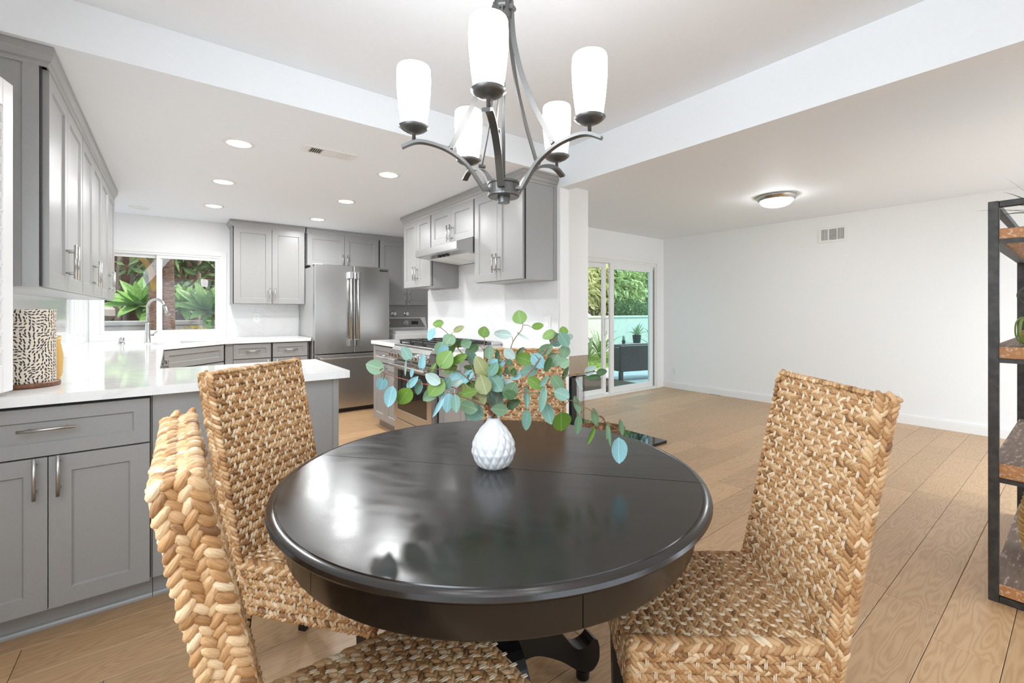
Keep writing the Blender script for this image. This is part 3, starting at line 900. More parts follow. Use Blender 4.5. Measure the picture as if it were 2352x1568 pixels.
# canister with leaf-stroke print on a walnut base
t = thing('canister', 'tall canister printed with dark leaf strokes on a round walnut base beside the shutter', 'canister', (-0.475, 2.67, ZC))
obj('base', lathe(new_bm(), [(0.097, 0.0), (0.102, 0.003), (0.102, 0.016), (0.099, 0.02), (0.001, 0.02)], 40), 'walnut', t, smooth=True)
bm = new_bm()
uv = bm.loops.layers.uv.new('UVMap')
nseg = 48
for i in range(nseg):
    a, b_ = 2 * PI * i / nseg, 2 * PI * (i + 1) / nseg
    f = bm.faces.new([bm.verts.new((0.088 * math.cos(q), 0.088 * math.sin(q), z)) for q, z in ((a, 0.02), (b_, 0.02), (b_, 0.318), (a, 0.318))])
    for lp, (u_, v_) in zip(f.loops, ((i, 0), (i + 1, 0), (i + 1, 1), (i, 1))):
        lp[uv].uv = (u_ / nseg * 1.85, v_)
bm.faces.new([bm.verts.new((0.088 * math.cos(2 * PI * i / nseg), 0.088 * math.sin(2 * PI * i / nseg), 0.318)) for i in range(nseg)])
obj('jar', bm, 'canister_print', t, smooth=False)
mat('amber_glass', (0.60, 0.36, 0.10), 0.12)
t = thing('pitcher', 'amber glass pitcher mostly hidden behind the printed canister', 'pitcher', (-0.428, 2.83, ZC))
obj('vessel', lathe(new_bm(), [(0.001, 0.0), (0.03, 0.0), (0.040, 0.03), (0.041, 0.12), (0.032, 0.17), (0.034, 0.20), (0.031, 0.20), (0.029, 0.17), (0.037, 0.12), (0.035, 0.03), (0.001, 0.008)], 24), 'amber_glass', t, smooth=True)
obj('handle', tube(new_bm(), spline([(0.036, 0.0, 0.165), (0.066, 0.0, 0.15), (0.066, 0.0, 0.09), (0.040, 0.0, 0.06)], 5), 0.005, 8), 'amber_glass', t, rot=(0, 0, R(120)), smooth=True)

# ------------------------------------------------------------------ refrigerator
FX0, FX1, FY = 1.318, 2.222, 5.48
t = thing('refrigerator', 'stainless french-door refrigerator with bottom freezer drawer', 'refrigerator', (FX0, FY, 0))
FW = FX1 - FX0
obj('body', B(0, FW, 0.085, 0.74, 0.03, 1.755, 0.004), 'steel_side', t)
obj('hinge_cover', B(0.0, 0.10, 0.02, 0.20, 1.755, 1.785, 0.004), 'steel_side', t)
obj('hinge_cover', B(FW - 0.10, FW, 0.02, 0.20, 1.755, 1.785, 0.004), 'steel_side', t)
obj('base_grille', B(0.01, FW - 0.01, 0.06, 0.6, 0.0, 0.05), 'iron_black', t)
hx = 1.766 - FX0
for x0, x1, hxx in ((0.0, hx - 0.002, hx - 0.042), (hx + 0.002, FW, hx + 0.042)):
    d = obj('door', B(x0, x1, 0.0, 0.078, 0.722, 1.78, 0.008, 2), 'steel', t)
    bm = tube(new_bm(), [(hxx, -0.058, 0.84), (hxx, -0.058, 1.66)], 0.016, 14)
    obj('handle', bm, 'steel', d, smooth=True)
    for z in (0.80, 1.62):
        obj('handle_mount', B(hxx - 0.021, hxx + 0.021, -0.074, 0.0, z, z + 0.085, 0.005), 'chrome', d)
d = obj('freezer_drawer', B(0.0, FW, 0.0, 0.078, 0.055, 0.712, 0.008, 2), 'steel', t)
bm = tube(new_bm(), [(0.05, -0.05, 0.665), (FW - 0.05, -0.05, 0.665)], 0.013, 12)
for x in (0.075, FW - 0.075):
    box(bm, x - 0.02, x + 0.02, -0.06, 0.0, 0.65, 0.68, 0.004)
obj('handle', bm, 'steel', d)
obj('badge', B(FW - 0.125, FW - 0.025, -0.004, 0.0, 1.728, 1.752, 0.001), 'iron_black', t)


def text_obj(name, body, size, loc, rot, mname, parent, ext=0.0004, align='CENTER'):
    cu = bpy.data.curves.new(name, 'FONT')
    cu.body = body
    cu.size = size
    cu.extrude = ext
    cu.align_x = align
    cu.align_y = 'CENTER'
    tmp = bpy.data.objects.new('tmp', cu)
    C.objects.link(tmp)
    dg = bpy.context.evaluated_depsgraph_get()
    me = bpy.data.meshes.new_from_object(tmp.evaluated_get(dg))
    bpy.data.objects.remove(tmp)
    me.materials.clear()
    return obj_me(name, me, mname, parent, loc, rot)


text_obj('badge_lettering', 'FRIGIDAIRE', 0.0155, (FW - 0.075, -0.0045, 1.740), (PI / 2, 0, 0), 'nickel', t)

# ------------------------------------------------------------------ range, hood
RY0, RY1 = 3.232, 3.998
RW = RY1 - RY0
t = thing('gas_range', 'stainless slide-in gas range with black grates and oven window', 'range', (1.70, RY1, 0), -PI / 2)
obj('body', B(0, RW, 0.0, 0.66, 0.10, 0.905, 0.002), 'steel', t)
obj('toe_panel', B(0.01, RW - 0.01, 0.05, 0.6, 0.0, 0.10), 'iron_black', t)
obj('cooktop', B(0, RW, -0.03, 0.66, 0.905, 0.925, 0.004), 'steel', t)
bm = prism(new_bm(), [(0.0, 0.78), (-0.045, 0.79), (-0.055, 0.87), (-0.03, 0.905), (0.0, 0.905)], 'x', 0, RW)
cp = obj('control_panel', bm, 'steel', t)
obj('display', B(RW / 2 - 0.07, RW / 2 + 0.05, -0.0585, -0.045, 0.81, 0.86, 0.002), 'black_glass', cp)
kme = None
for x in (0.055, 0.125, 0.195, 0.265, RW - 0.23, RW - 0.16, RW - 0.09, RW - 0.035):
    if kme is None:
        bm = lathe(new_bm(), [(0.028, 0), (0.028, 0.012), (0.022, 0.014), (0.021, 0.045), (0.018, 0.048)], 20)
        box(bm, -0.005, 0.005, -0.02, 0.02, 0.045, 0.056, 0.002)
        k_ = obj('knob', bm, 'chrome', t, (x, -0.052, 0.835), (R(95), 0, 0))
        kme = k_.data
    else:
        o = bpy.data.objects.new('knob', kme); C.objects.link(o); o.parent = t; o.location = (x, -0.052, 0.835); o.rotation_euler = (R(95), 0, 0)
d = obj('oven_door', frame_rect(new_bm(), 'y', -0.035, 0.0, 0.004, RW - 0.004, 0.24, 0.775, 0.085), 'steel', t)
obj('oven_window', B(0.089, RW - 0.089, -0.030, -0.012, 0.325, 0.69), 'black_glass', d)
bm = tube(new_bm(), [(0.02, -0.085, 0.735), (RW - 0.02, -0.085, 0.735)], 0.014, 14)
for x in (0.055, RW - 0.055):
    box(bm, x - 0.014, x + 0.014, -0.095, -0.035, 0.722, 0.748, 0.003)
obj('handle', bm, 'chrome', d)
obj('warming_drawer', B(0.004, RW - 0.004, -0.03, 0.0, 0.105, 0.232, 0.004), 'steel', t)
for i in range(3):
    x0 = 0.012 + i * (RW - 0.024) / 3
    x1 = x0 + (RW - 0.024) / 3 - 0.004
    bm = new_bm()
    for yy in (0.015, 0.50):
        box(bm, x0, x1, yy, yy + 0.016, 0.943, 0.960, 0.003)
    for xx in (x0, x1 - 0.014, (x0 + x1) / 2 - 0.007):
        box(bm, xx, xx + 0.014, 0.015, 0.516, 0.943, 0.960, 0.003)
    for yy in (0.13, 0.255, 0.38):
        box(bm, x0, x1, yy, yy + 0.013, 0.946, 0.962, 0.003)
    for xx in (x0 + 0.005, x1 - 0.02):
        for yy in (0.02, 0.495):
            box(bm, xx, xx + 0.014, yy, yy + 0.014, 0.9252, 0.944)
    obj('grate', bm, 'iron_black', t)
for bx_, by_ in ((0.14, 0.13), (0.14, 0.38), (RW / 2, 0.26), (RW - 0.14, 0.13), (RW - 0.14, 0.38)):
    obj('burner', lathe(new_bm(), [(0.05, 0.925), (0.05, 0.932), (0.036, 0.934), (0.036, 0.942), (0.001, 0.942)], 20, bx_, by_), 'iron_black', t)
bk = obj('vent_trim', B(0.0, RW, 0.555, 0.66, 0.925, 0.952, 0.003), 'steel', t)
for i in range(6):
    xx = 0.05 + i * 0.113
    obj('vent_slot', B(xx, xx + 0.095, 0.575, 0.615, 0.950, 0.9525), 'slot_dark', bk)

t = thing('range_hood', 'white-lit stainless under-cabinet range hood over the gas range', 'range hood', (0, 0, 0))
ya, yb = 3.214, 3.996
bm = prism(new_bm(), [(XD0 - 0.013, 1.859), (2.045, 1.859), (1.885, 1.812), (1.885, 1.750), (1.915, 1.742), (XD0 - 0.013, 1.702)], 'y', ya, yb)
hd_ = obj('canopy', bm, 'steel', t)
dx, dz = 0.47, -0.04
for a, b_ in ((ya + 0.03, (ya + yb) / 2 - 0.01), ((ya + yb) / 2 + 0.01, yb - 0.03)):
    bm = new_bm()
    v_ = [bm.verts.new((x, y_, 1.742 - (x - 1.915) / dx * 0.04 - q)) for q in (0.0005, 0.005) for x, y_ in ((2.02, a), (2.35, a), (2.35, b_), (2.02, b_))]
    for q in ((0, 1, 2, 3), (7, 6, 5, 4), (0, 4, 5, 1), (1, 5, 6, 2), (2, 6, 7, 3), (3, 7, 4, 0)):
        bm.faces.new([v_[i] for i in q])
    obj('filter', bm, 'white_plastic', hd_)
for i in range(3):
    yy = (ya + yb) / 2 - 0.10 + i * 0.07
    obj('switch', B(1.955, 1.985, yy, yy + 0.035, 1.724, 1.738, 0.002), 'slot_dark', hd_)

# ------------------------------------------------------------------ laundry nook
tag(obj('utility_panel', B(2.262, 3.249, YB - 0.02, YB - 0.0005, 0.9, 1.312), 'laundry_panel'), 'plain gray wall panel with water taps above the washer', 'panel')
t = thing('washing_machine', 'white top-load washing machine with gray control console', 'washing machine', (2.32, 5.52, 0))
obj('body', B(0, 0.68, 0, 0.60, 0.02, 0.93, 0.02, 3), 'washer_white', t)
bm = prism(new_bm(), [(0.03, 0.931), (0.03, 0.945), (0.06, 0.963), (0.44, 0.985), (0.44, 0.931)], 'x', 0.02, 0.66)
obj('lid', bm, 'washer_white', t)
bm = prism(new_bm(), [(0.445, 0.931), (0.445, 0.975), (0.52, 1.135), (0.58, 1.135), (0.62, 0.931)], 'x', 0.0, 0.68)
con = obj('console', bm, 'washer_white', t)
bm = new_bm()
v_ = [bm.verts.new(p) for p in ((0.025, 0.452, 0.995), (0.655, 0.452, 0.995), (0.60, 0.512, 1.125), (0.025, 0.512, 1.125))]
bm.faces.new(v_)
bmesh.ops.solidify(bm, geom=bm.faces[:], thickness=-0.006)
pn = obj('control_face', bm, 'steel', con)
ng = R(25)
for x, rr, mm in ((0.36, 0.036, 'nickel'), (0.10, 0.018, 'nickel')):
    o = obj('dial', lathe(new_bm(), [(rr, 0), (rr, 0.006), (rr * 0.75, 0.008), (rr * 0.7, 0.03), (0.001, 0.03)], 20), mm, con, (x, 0.478, 1.06), (R(65), 0, 0), False)
o = obj('display', B(-0.05, 0.05, -0.022, 0.022, 0, 0.004), 'black_glass', con, (0.50, 0.478, 1.06), (R(65), 0, 0))
for x, nm in ((2.585, 'left of the two chrome washer taps on the gray panel'), (2.78, 'right of the two chrome washer taps on the gray panel')):
    t = thing('washer_tap', nm, 'tap', (x, YB - 0.021, 1.19), 0, 'washer taps')
    bm = lathe(new_bm(), [(0.034, 0), (0.034, 0.006), (0.014, 0.010), (0.014, 0.045), (0.001, 0.045)], 16)
    o = obj('valve', bm, 'chrome', t, rot=(PI / 2, 0, 0))
    o = obj('hand_wheel', lathe(new_bm(), [(0.001, 0.045), (0.024, 0.046), (0.026, 0.056), (0.001, 0.058)], 8), 'chrome', t, rot=(PI / 2, 0, 0))

# ------------------------------------------------------------------ outlets, vents, ceiling lights
def outlet(label, loc, rz, kind='outlet', h=0.115, w_=0.072):
    t = thing('wall_outlet' if kind == 'outlet' else 'light_switch', label, kind, loc, rz)
    p = obj('plate', B(-w_ / 2, w_ / 2, -0.006, 0, -h / 2, h / 2, 0.002), 'white_plastic', t)
    if kind == 'outlet':
        f = obj('receptacle', B(-0.017, 0.017, -0.008, -0.006, -0.034, 0.034, 0.001), 'white_plastic', t)
        for z in (-0.018, 0.018):
            for x in (-0.006, 0.006):
                obj('slot', B(x - 0.001, x + 0.001, -0.0085, -0.0079, z - 0.005, z + 0.005), 'slot_dark', f)
    else:
        obj('rocker', B(-0.016, 0.016, -0.010, -0.006, -0.033, 0.033, 0.002), 'white_plastic', t)
    return t


outlet('white outlet on the back counter backsplash', (0.83, YB - 0.0122, 1.145), 0)
outlet('white outlet on the living room wall near the patio door', (XR, 4.03, 0.275), -PI / 2)
outlet('white outlet low on the living room wall behind the right chair', (XR, 1.30, 0.27), -PI / 2)
outlet('white rocker switch on the range backsplash near the bouquet', (XD0 - 0.0122, 2.62, 1.13), -PI / 2, 'light switch')

# ceiling register in the kitchen
t = thing('ceiling_vent', 'white ceiling air register between the recessed lights', 'vent', (0.83, 3.055, ZK))
bm = new_bm()
for x0, x1, y0, y1 in ((-0.165, 0.165, -0.07, -0.045), (-0.165, 0.165, 0.045, 0.07), (-0.165, -0.125, -0.045, 0.045), (0.125, 0.165, -0.045, 0.045), (-0.05, 0.05, -0.045, 0.045)):
    box(bm, x0, x1, y0, y1, -0.005, -0.0005)
obj('face_plate', bm, 'white_plastic', t)
obj('duct', B(-0.125, 0.125, -0.045, 0.045, -0.0012, -0.0004), 'slot_dark', t)
for sgn in (-1, 1):
    for i in range(6):
        o = obj('fin', B(-0.005, 0.005, -0.045, 0.045, -0.0005, 0.0005), 'white_plastic', t, (sgn * (0.057 + i * 0.0126), 0, -0.0052), (0, R(40) * sgn, 0))
# wall register in the living room
t = thing('wall_vent', 'white supply register high on the living room wall', 'vent', (XR, 1.895, 2.16), -PI / 2)
bm = new_bm()
for x0, x1, z0, z1 in ((-0.15, 0.15, 0.066, 0.095), (-0.15, 0.15, -0.095, -0.066), (-0.15, -0.118, -0.066, 0.066), (0.118, 0.15, -0.066, 0.066), (-0.052, -0.040, -0.066, 0.066), (0.040, 0.052, -0.066, 0.066)):
    box(bm, x0, x1, -0.008, -0.001, z0, z1)
obj('face_plate', bm, 'white_plastic', t)
obj('duct', B(-0.118, 0.118, -0.0012, -0.0004, -0.066, 0.066), 'slot_dark', t)
for x0 in (-0.112, 0.058):
    for i in range(6):
        obj('fin', B(x0 + i * 0.0108, x0 + i * 0.0108 + 0.005, -0.007, -0.0013, -0.066, 0.066), 'white_plastic', t)
for i in range(10):
    obj('fin', B(-0.040, 0.040, -0.007, -0.0013, -0.061 + i * 0.0132, -0.055 + i * 0.0132), 'white_plastic', t)

RL = [((0.333, 3.22), 'recessed ceiling light nearest the dining area on the left'), ((0.333, 4.25), 'middle recessed ceiling light of the left row'),
      ((0.333, 5.28), 'recessed ceiling light in front of the kitchen window'), ((1.315, 3.26), 'recessed ceiling light right of the ceiling register'),
      ((1.315, 4.30), 'middle recessed ceiling light of the right row'), ((1.315, 5.33), 'recessed ceiling light in front of the refrigerator')]
for (x, y_), lb in RL:
    t = thing('recessed_light', lb, 'ceiling light', (x, y_, ZK), 0, 'lit recessed lights')
    obj('trim_ring', lathe(new_bm(), [(0.066, -0.001), (0.066, -0.006), (0.088, -0.004), (0.090, 0.0)], 32, cap=False), 'white_plastic', t, smooth=True)
    obj('lens', lathe(new_bm(), [(0.001, -0.0045), (0.0655, -0.0045), (0.0655, -0.001)], 32, cap=False), 'downlight_lit', t)
    area('recessed_lamp', (x, y_, ZK - 0.012), (0, 0, -1), 0.13, 0.13, 8.5, (0.97, 0.985, 1.0), 'DISK')
t = thing('recessed_light', 'unlit white recessed ceiling fitting above the sink', 'ceiling light', (-0.255, 5.83, ZK))
obj('trim_ring', lathe(new_bm(), [(0.06, -0.001), (0.06, -0.006), (0.083, -0.004), (0.085, 0.0)], 32, cap=False), 'white_plastic', t, smooth=True)
obj('lens', lathe(new_bm(), [(0.001, -0.002), (0.06, -0.002), (0.06, -0.001)], 32, cap=False), 'glass_off', t)

t = thing('flush_mount_light', 'domed flush-mount ceiling light with nickel ring in the living room', 'ceiling light', (4.85, 1.93, ZV))
obj('ring', lathe(new_bm(), [(0.165, 0.0), (0.185, -0.008), (0.18, -0.02), (0.16, -0.045), (0.147, -0.052), (0.147, -0.03)], 48, cap=False), 'nickel', t, smooth=True)
obj('glass_dome', lathe(new_bm(), [(0.147, -0.045), (0.143, -0.062), (0.125, -0.083), (0.09, -0.10), (0.05, -0.109), (0.001, -0.112)], 48, cap=False), 'dome_lit', t, smooth=True)

# ------------------------------------------------------------------ chandelier
CX_, CY_ = 0.767, 1.039
t = thing('chandelier', 'five-arm dark metal chandelier with tall frosted glass shades over the table', 'chandelier', (CX_, CY_, 1.54))
oz = 1.54
obj('lower_hub', lathe(new_bm(), [(0.001, 0.0), (0.018, 0.0), (0.018, 0.016), (0.043, 0.016), (0.046, 0.019), (0.046, 0.025), (0.043, 0.027), (0.043, 0.052), (0.046, 0.054), (0.046, 0.06), (0.001, 0.06)], 32), 'chandelier_metal', t)
obj('centre_rod', tube(new_bm(), [(0, 0, 0.055), (0, 0, 0.62)], 0.005, 10), 'chandelier_metal', t, smooth=True)
obj('upper_hub', lathe(new_bm(), [(0.001, 0.528), (0.026, 0.530), (0.026, 0.545), (0.024, 0.547), (0.024, 0.58), (0.027, 0.582), (0.027, 0.594), (0.001, 0.596)], 28), 'chandelier_metal', t)
obj('stem', tube(new_bm(), [(0, 0, 0.60), (0, 0, ZD - oz - 0.02)], 0.008, 10), 'chandelier_metal', t, smooth=True)
obj('canopy', lathe(new_bm(), [(0.008, ZD - oz - 0.035), (0.04, ZD - oz - 0.03), (0.065, ZD - oz - 0.012), (0.068, ZD - oz - 0.0005)], 28), 'chandelier_metal', t, smooth=True)
A0 = R(225.6)
for k_ in range(5):
    a = A0 + 2 * PI * k_ / 5
    er = Vector((math.cos(a), math.sin(a), 0)); et = Vector((-math.sin(a), math.cos(a), 0))
    zc = Vector((0, 0, 1))
    P_ = lambda r, z: er * r + zc * (z - oz)
    pts = [P_(0.035, 1.577), P_(0.060, 1.577)] + spline([P_(0.066, 1.588), P_(0.106, 1.644), P_(0.158, 1.681), P_(0.21, 1.698), P_(0.250, 1.699), P_(0.288, 1.682)], 6)
    obj('arm', tube(new_bm(), pts, 0, flat=(0.019, 0.008, et)), 'chandelier_metal', t)
    pts = spline([P_(0.024, 2.12), P_(0.026, 2.08), P_(0.034, 2.0), P_(0.058, 1.90), P_(0.098, 1.80), P_(0.153, 1.69)], 5)
    br = obj('brace', tube(new_bm(), [p + et * 0.0 for p in pts], 0, flat=(0.004, 0.014, et)), 'chandelier_metal', t)
    obj('pivot_screw', tube(new_bm(), [P_(0.150, 1.690) - et * 0.012, P_(0.150, 1.690) + et * 0.012], 0.006, 8), 'chandelier_metal', br)
    obj('pivot_screw', tube(new_bm(), [P_(0.028, 2.10) - et * 0.010, P_(0.028, 2.10) + et * 0.010], 0.008, 10), 'chandelier_metal', br)
    c_ = er * 0.255
    cup = obj('candle_cup', lathe(new_bm(), [(0.005, 1.700 - oz), (0.005, 1.7225 - oz), (0.017, 1.7245 - oz), (0.033, 1.7325 - oz), (0.0425, 1.7405 - oz), (0.0418, 1.7415 - oz), (0.001, 1.739 - oz)], 28, c_.x, c_.y), 'chandelier_metal', t, smooth=True)
    sh_ = obj('glass_shade', lathe(new_bm(), [(0.034, 1.7415 - oz), (0.0355, 1.748 - oz), (0.0415, 1.79 - oz), (0.0462, 1.84 - oz), (0.0472, 1.875 - oz), (0.0462, 1.90 - oz), (0.0445, 1.905 - oz), (0.0430, 1.90 - oz), (0.0435, 1.875 - oz), (0.038, 1.79 - oz), (0.03, 1.75 - oz)], 32, c_.x, c_.y, cap=False), 'shade_lit', t, smooth=True)

# ------------------------------------------------------------------ dining table
TX, TY = 0.778, 1.105
TA = R(-49.2)
t = thing('dining_table', 'round espresso pedestal dining table with a split top', 'table', (TX, TY, 0), TA)
prof = [(0.001, 0.722), (0.575, 0.722), (0.590, 0.724), (0.603, 0.729), (0.609, 0.737), (0.606, 0.745), (0.597, 0.749), (0.590, 0.7495), (0.5885, 0.7478), (0.5865, 0.7478), (0.585, 0.750), (0.001, 0.750)]
for a0, a1 in ((0.0016, PI - 0.0016), (PI + 0.0016, 2 * PI - 0.0016)):
    bm = new_bm()
    lathe(bm, prof, 96, a0=a0, a1=a1, cap=False)
    sgn = 1 if a0 < 1 else -1
    for v in bm.verts:
        if abs(v.co.y) < 0.004:
            v.co.y = sgn * 0.0011
    tp = obj('table_leaf', bm, 'table_lacquer', t, smooth=True)
    tp.data.set_sharp_from_angle(angle=R(40))
aps = [R(193.7) - TA, R(251.6) - TA, R(373.7) - TA, R(431.6) - TA, R(553.7) - TA]
for a0, a1 in zip(aps, aps[1:]):
    bm = lathe(new_bm(), [(0.548, 0.722), (0.548, 0.643), (0.566, 0.641), (0.568, 0.645), (0.568, 0.722)], 24, a0=a0 + 0.0016, a1=a1 - 0.0016)
    bmesh.ops.recalc_face_normals(bm, faces=bm.faces[:])
    ap = obj('apron', bm, 'table_edge', t, smooth=True)
    ap.data.set_sharp_from_angle(angle=R(40))
obj('cross_rail', B(-0.545, 0.545, -0.06, 0.06, 0.66, 0.7215), 'black_wood', t)
obj('pedestal', lathe(new_bm(), [(0.001, 0.0), (0.001, 0.12), (0.055, 0.12), (0.062, 0.15), (0.062, 0.30), (0.075, 0.33), (0.088, 0.38), (0.080, 0.43), (0.06, 0.46), (0.055, 0.52), (0.07, 0.58), (0.09, 0.62), (0.11, 0.66), (0.001, 0.66)], 32), 'black_wood', t, smooth=True)
top_c = spline([(0.05, 0.30, 0), (0.14, 0.285, 0), (0.22, 0.20, 0), (0.28, 0.125, 0), (0.325, 0.118, 0), (0.352, 0.135, 0)], 5)
bot_c = spline([(0.375, 0.10, 0), (0.372, 0.055, 0), (0.34, 0.03, 0), (0.29, 0.05, 0), (0.22, 0.105, 0), (0.13, 0.15, 0), (0.05, 0.14, 0)], 5)
poly = [(p.x, p.y) for p in top_c] + [(0.368, 0.125)] + [(p.x, p.y) for p in bot_c]
for k_ in range(4):
    bm = prism(new_bm(), poly, 'y', -0.026, 0.026)
    bmesh.ops.triangulate(bm, faces=[f for f in bm.faces if len(f.verts) > 4])
    f_ = obj('leg', bm, 'black_wood', t, rot=(0, 0, R(-12 + 90 * k_) - TA))
    obj('glide', lathe(new_bm(), [(0.001, 0.0), (0.022, 0.0), (0.024, 0.03), (0.001, 0.034)], 16, 0.325, 0), 'black_wood', f_)

# ------------------------------------------------------------------ woven seagrass chairs
SEED = random.Random(3)


def lobe_template(nu=8, nv_=5):
    vsx, fsx = [(0.5, 0, 0)], []
    for i in range(1, nv_):
        th = PI * i / nv_
        for j in range(nu):
            a = 2 * PI * j / nu
            vsx.append((0.5 * math.cos(th), 0.5 * math.sin(th) ** 0.95 * math.cos(a), 0.5 * math.sin(th) ** 0.95 * math.sin(a)))
    vsx.append((-0.5, 0, 0))
    for j in range(nu):
        fsx.append((0, 1 + j, 1 + (j + 1) % nu))
    for i in range(nv_ - 2):
        for j in range(nu):
            a, b_ = 1 + i * nu, 1 + (i + 1) * nu
            fsx.append((a + j, b_ + j, b_ + (j + 1) % nu, a + (j + 1) % nu))
    e_ = len(vsx) - 1
    a = 1 + (nv_ - 2) * nu
    for j in range(nu):
        fsx.append((e_, a + (j + 1) % nu, a + j))
    return [Vector(v) for v in vsx], fsx


LT = lobe_template()
_braids = {}


def braid_mesh(length, width, var, ties):
    """a plait along local x (0..length), lying in the xy plane, z outwards; ties: raffia stitches across"""
    key = (round(length, 3), round(width, 4), var, ties)
    if key in _braids:
        return _braids[key]
    rg = random.Random(hash(key) & 0xffff)
    V, Fc, T, Fb = [], [], [], []
    cnt = [0]

    def add(center, ax, L, W, H, tone):
        ax = Vector(ax).normalized()
        zz = Vector((0, 0, 1))
        zz = (zz - ax * zz.dot(ax)).normalized()
        yy = zz.cross(ax)
        b0 = len(V)
        for v in LT[0]:
            bend = 1.0
            V.append(tuple(Vector(center) + ax * v.x * L + yy * v.y * W + zz * v.z * H))
            T.append(tone)
            Fb.extend((v.y * 2.0, v.z * 2.0, cnt[0] * 1.37 + v.x * 0.35))
        cnt[0] += 1
        for f in LT[1]:
            Fc.append(tuple(b0 + i for i in f))
    pitch = width * 0.53
    nb = max(2, int(round(length / pitch)))
    for i in range(nb):
        x = (i + 0.5) * length / nb
        for s_ in (-1, 1):
            tone = min(1.0, max(0.05, rg.gauss(0.48, 0.17)))
            k0 = rg.uniform(0.88, 1.14)
            add((x + s_ * pitch * 0.25 + rg.uniform(-1, 1) * 0.0014, s_ * width * 0.23, rg.uniform(-1, 1) * 0.0016), (1.0, -s_ * 0.72 + rg.uniform(-.22, .22), rg.uniform(-.15, .15) + 0.27), width * 1.14 * k0, width * 0.54 * rg.uniform(0.88, 1.12), width * 0.54 * k0, tone)
    if ties:
        nt = int(length / 0.036)
        off = 0.009 + (var % 2) * 0.018
        for i in range(nt):
            x = off + i * length / nt
            for d_ in (-0.0022, 0.0022):
                add((x + d_, width * 0.56, 0.0042), (0.05, 1, 0), width * 0.96, 0.0042, 0.0042, 1.05)
    me = bpy.data.meshes.new('braid')
    me.from_pydata(V, [], Fc)
    at2 = me.attributes.new('tone', 'FLOAT', 'POINT')
    at2.data.foreach_set('value', T)
    at3 = me.attributes.new('fibre', 'FLOAT_VECTOR', 'POINT')
    at3.data.foreach_set('vector', Fb)
    me.polygons.foreach_set('use_smooth', [True] * len(me.polygons))
    me.materials.append(M['seagrass'])
    _braids[key] = me
    return me


def put_braid(parent, p0, p1, normal, width, ties, var):
    p0, p1 = Vector(p0), Vector(p1)
    ex = (p1 - p0)
    L = ex.length
    ex.normalize()
    ez = Vector(normal).normalized()
    ez = (ez - ex * ez.dot(ex)).normalized()
    ey = ez.cross(ex)
    o = bpy.data.objects.new('braid', braid_mesh(L, width, var, ties))
    C.objects.link(o)
    o.parent = parent
    o.matrix_local = Matrix(((ex.x, ey.x, ez.x, p0.x), (ex.y, ey.y, ez.y, p0.y), (ex.z, ey.z, ez.z, p0.z), (0, 0, 0, 1)))
    return o


WC, ZS, ZTOP, LEAN, DS, TH = 0.408, 0.463, 1.042, 0.12, 0.445, 0.046
BW = 0.0246


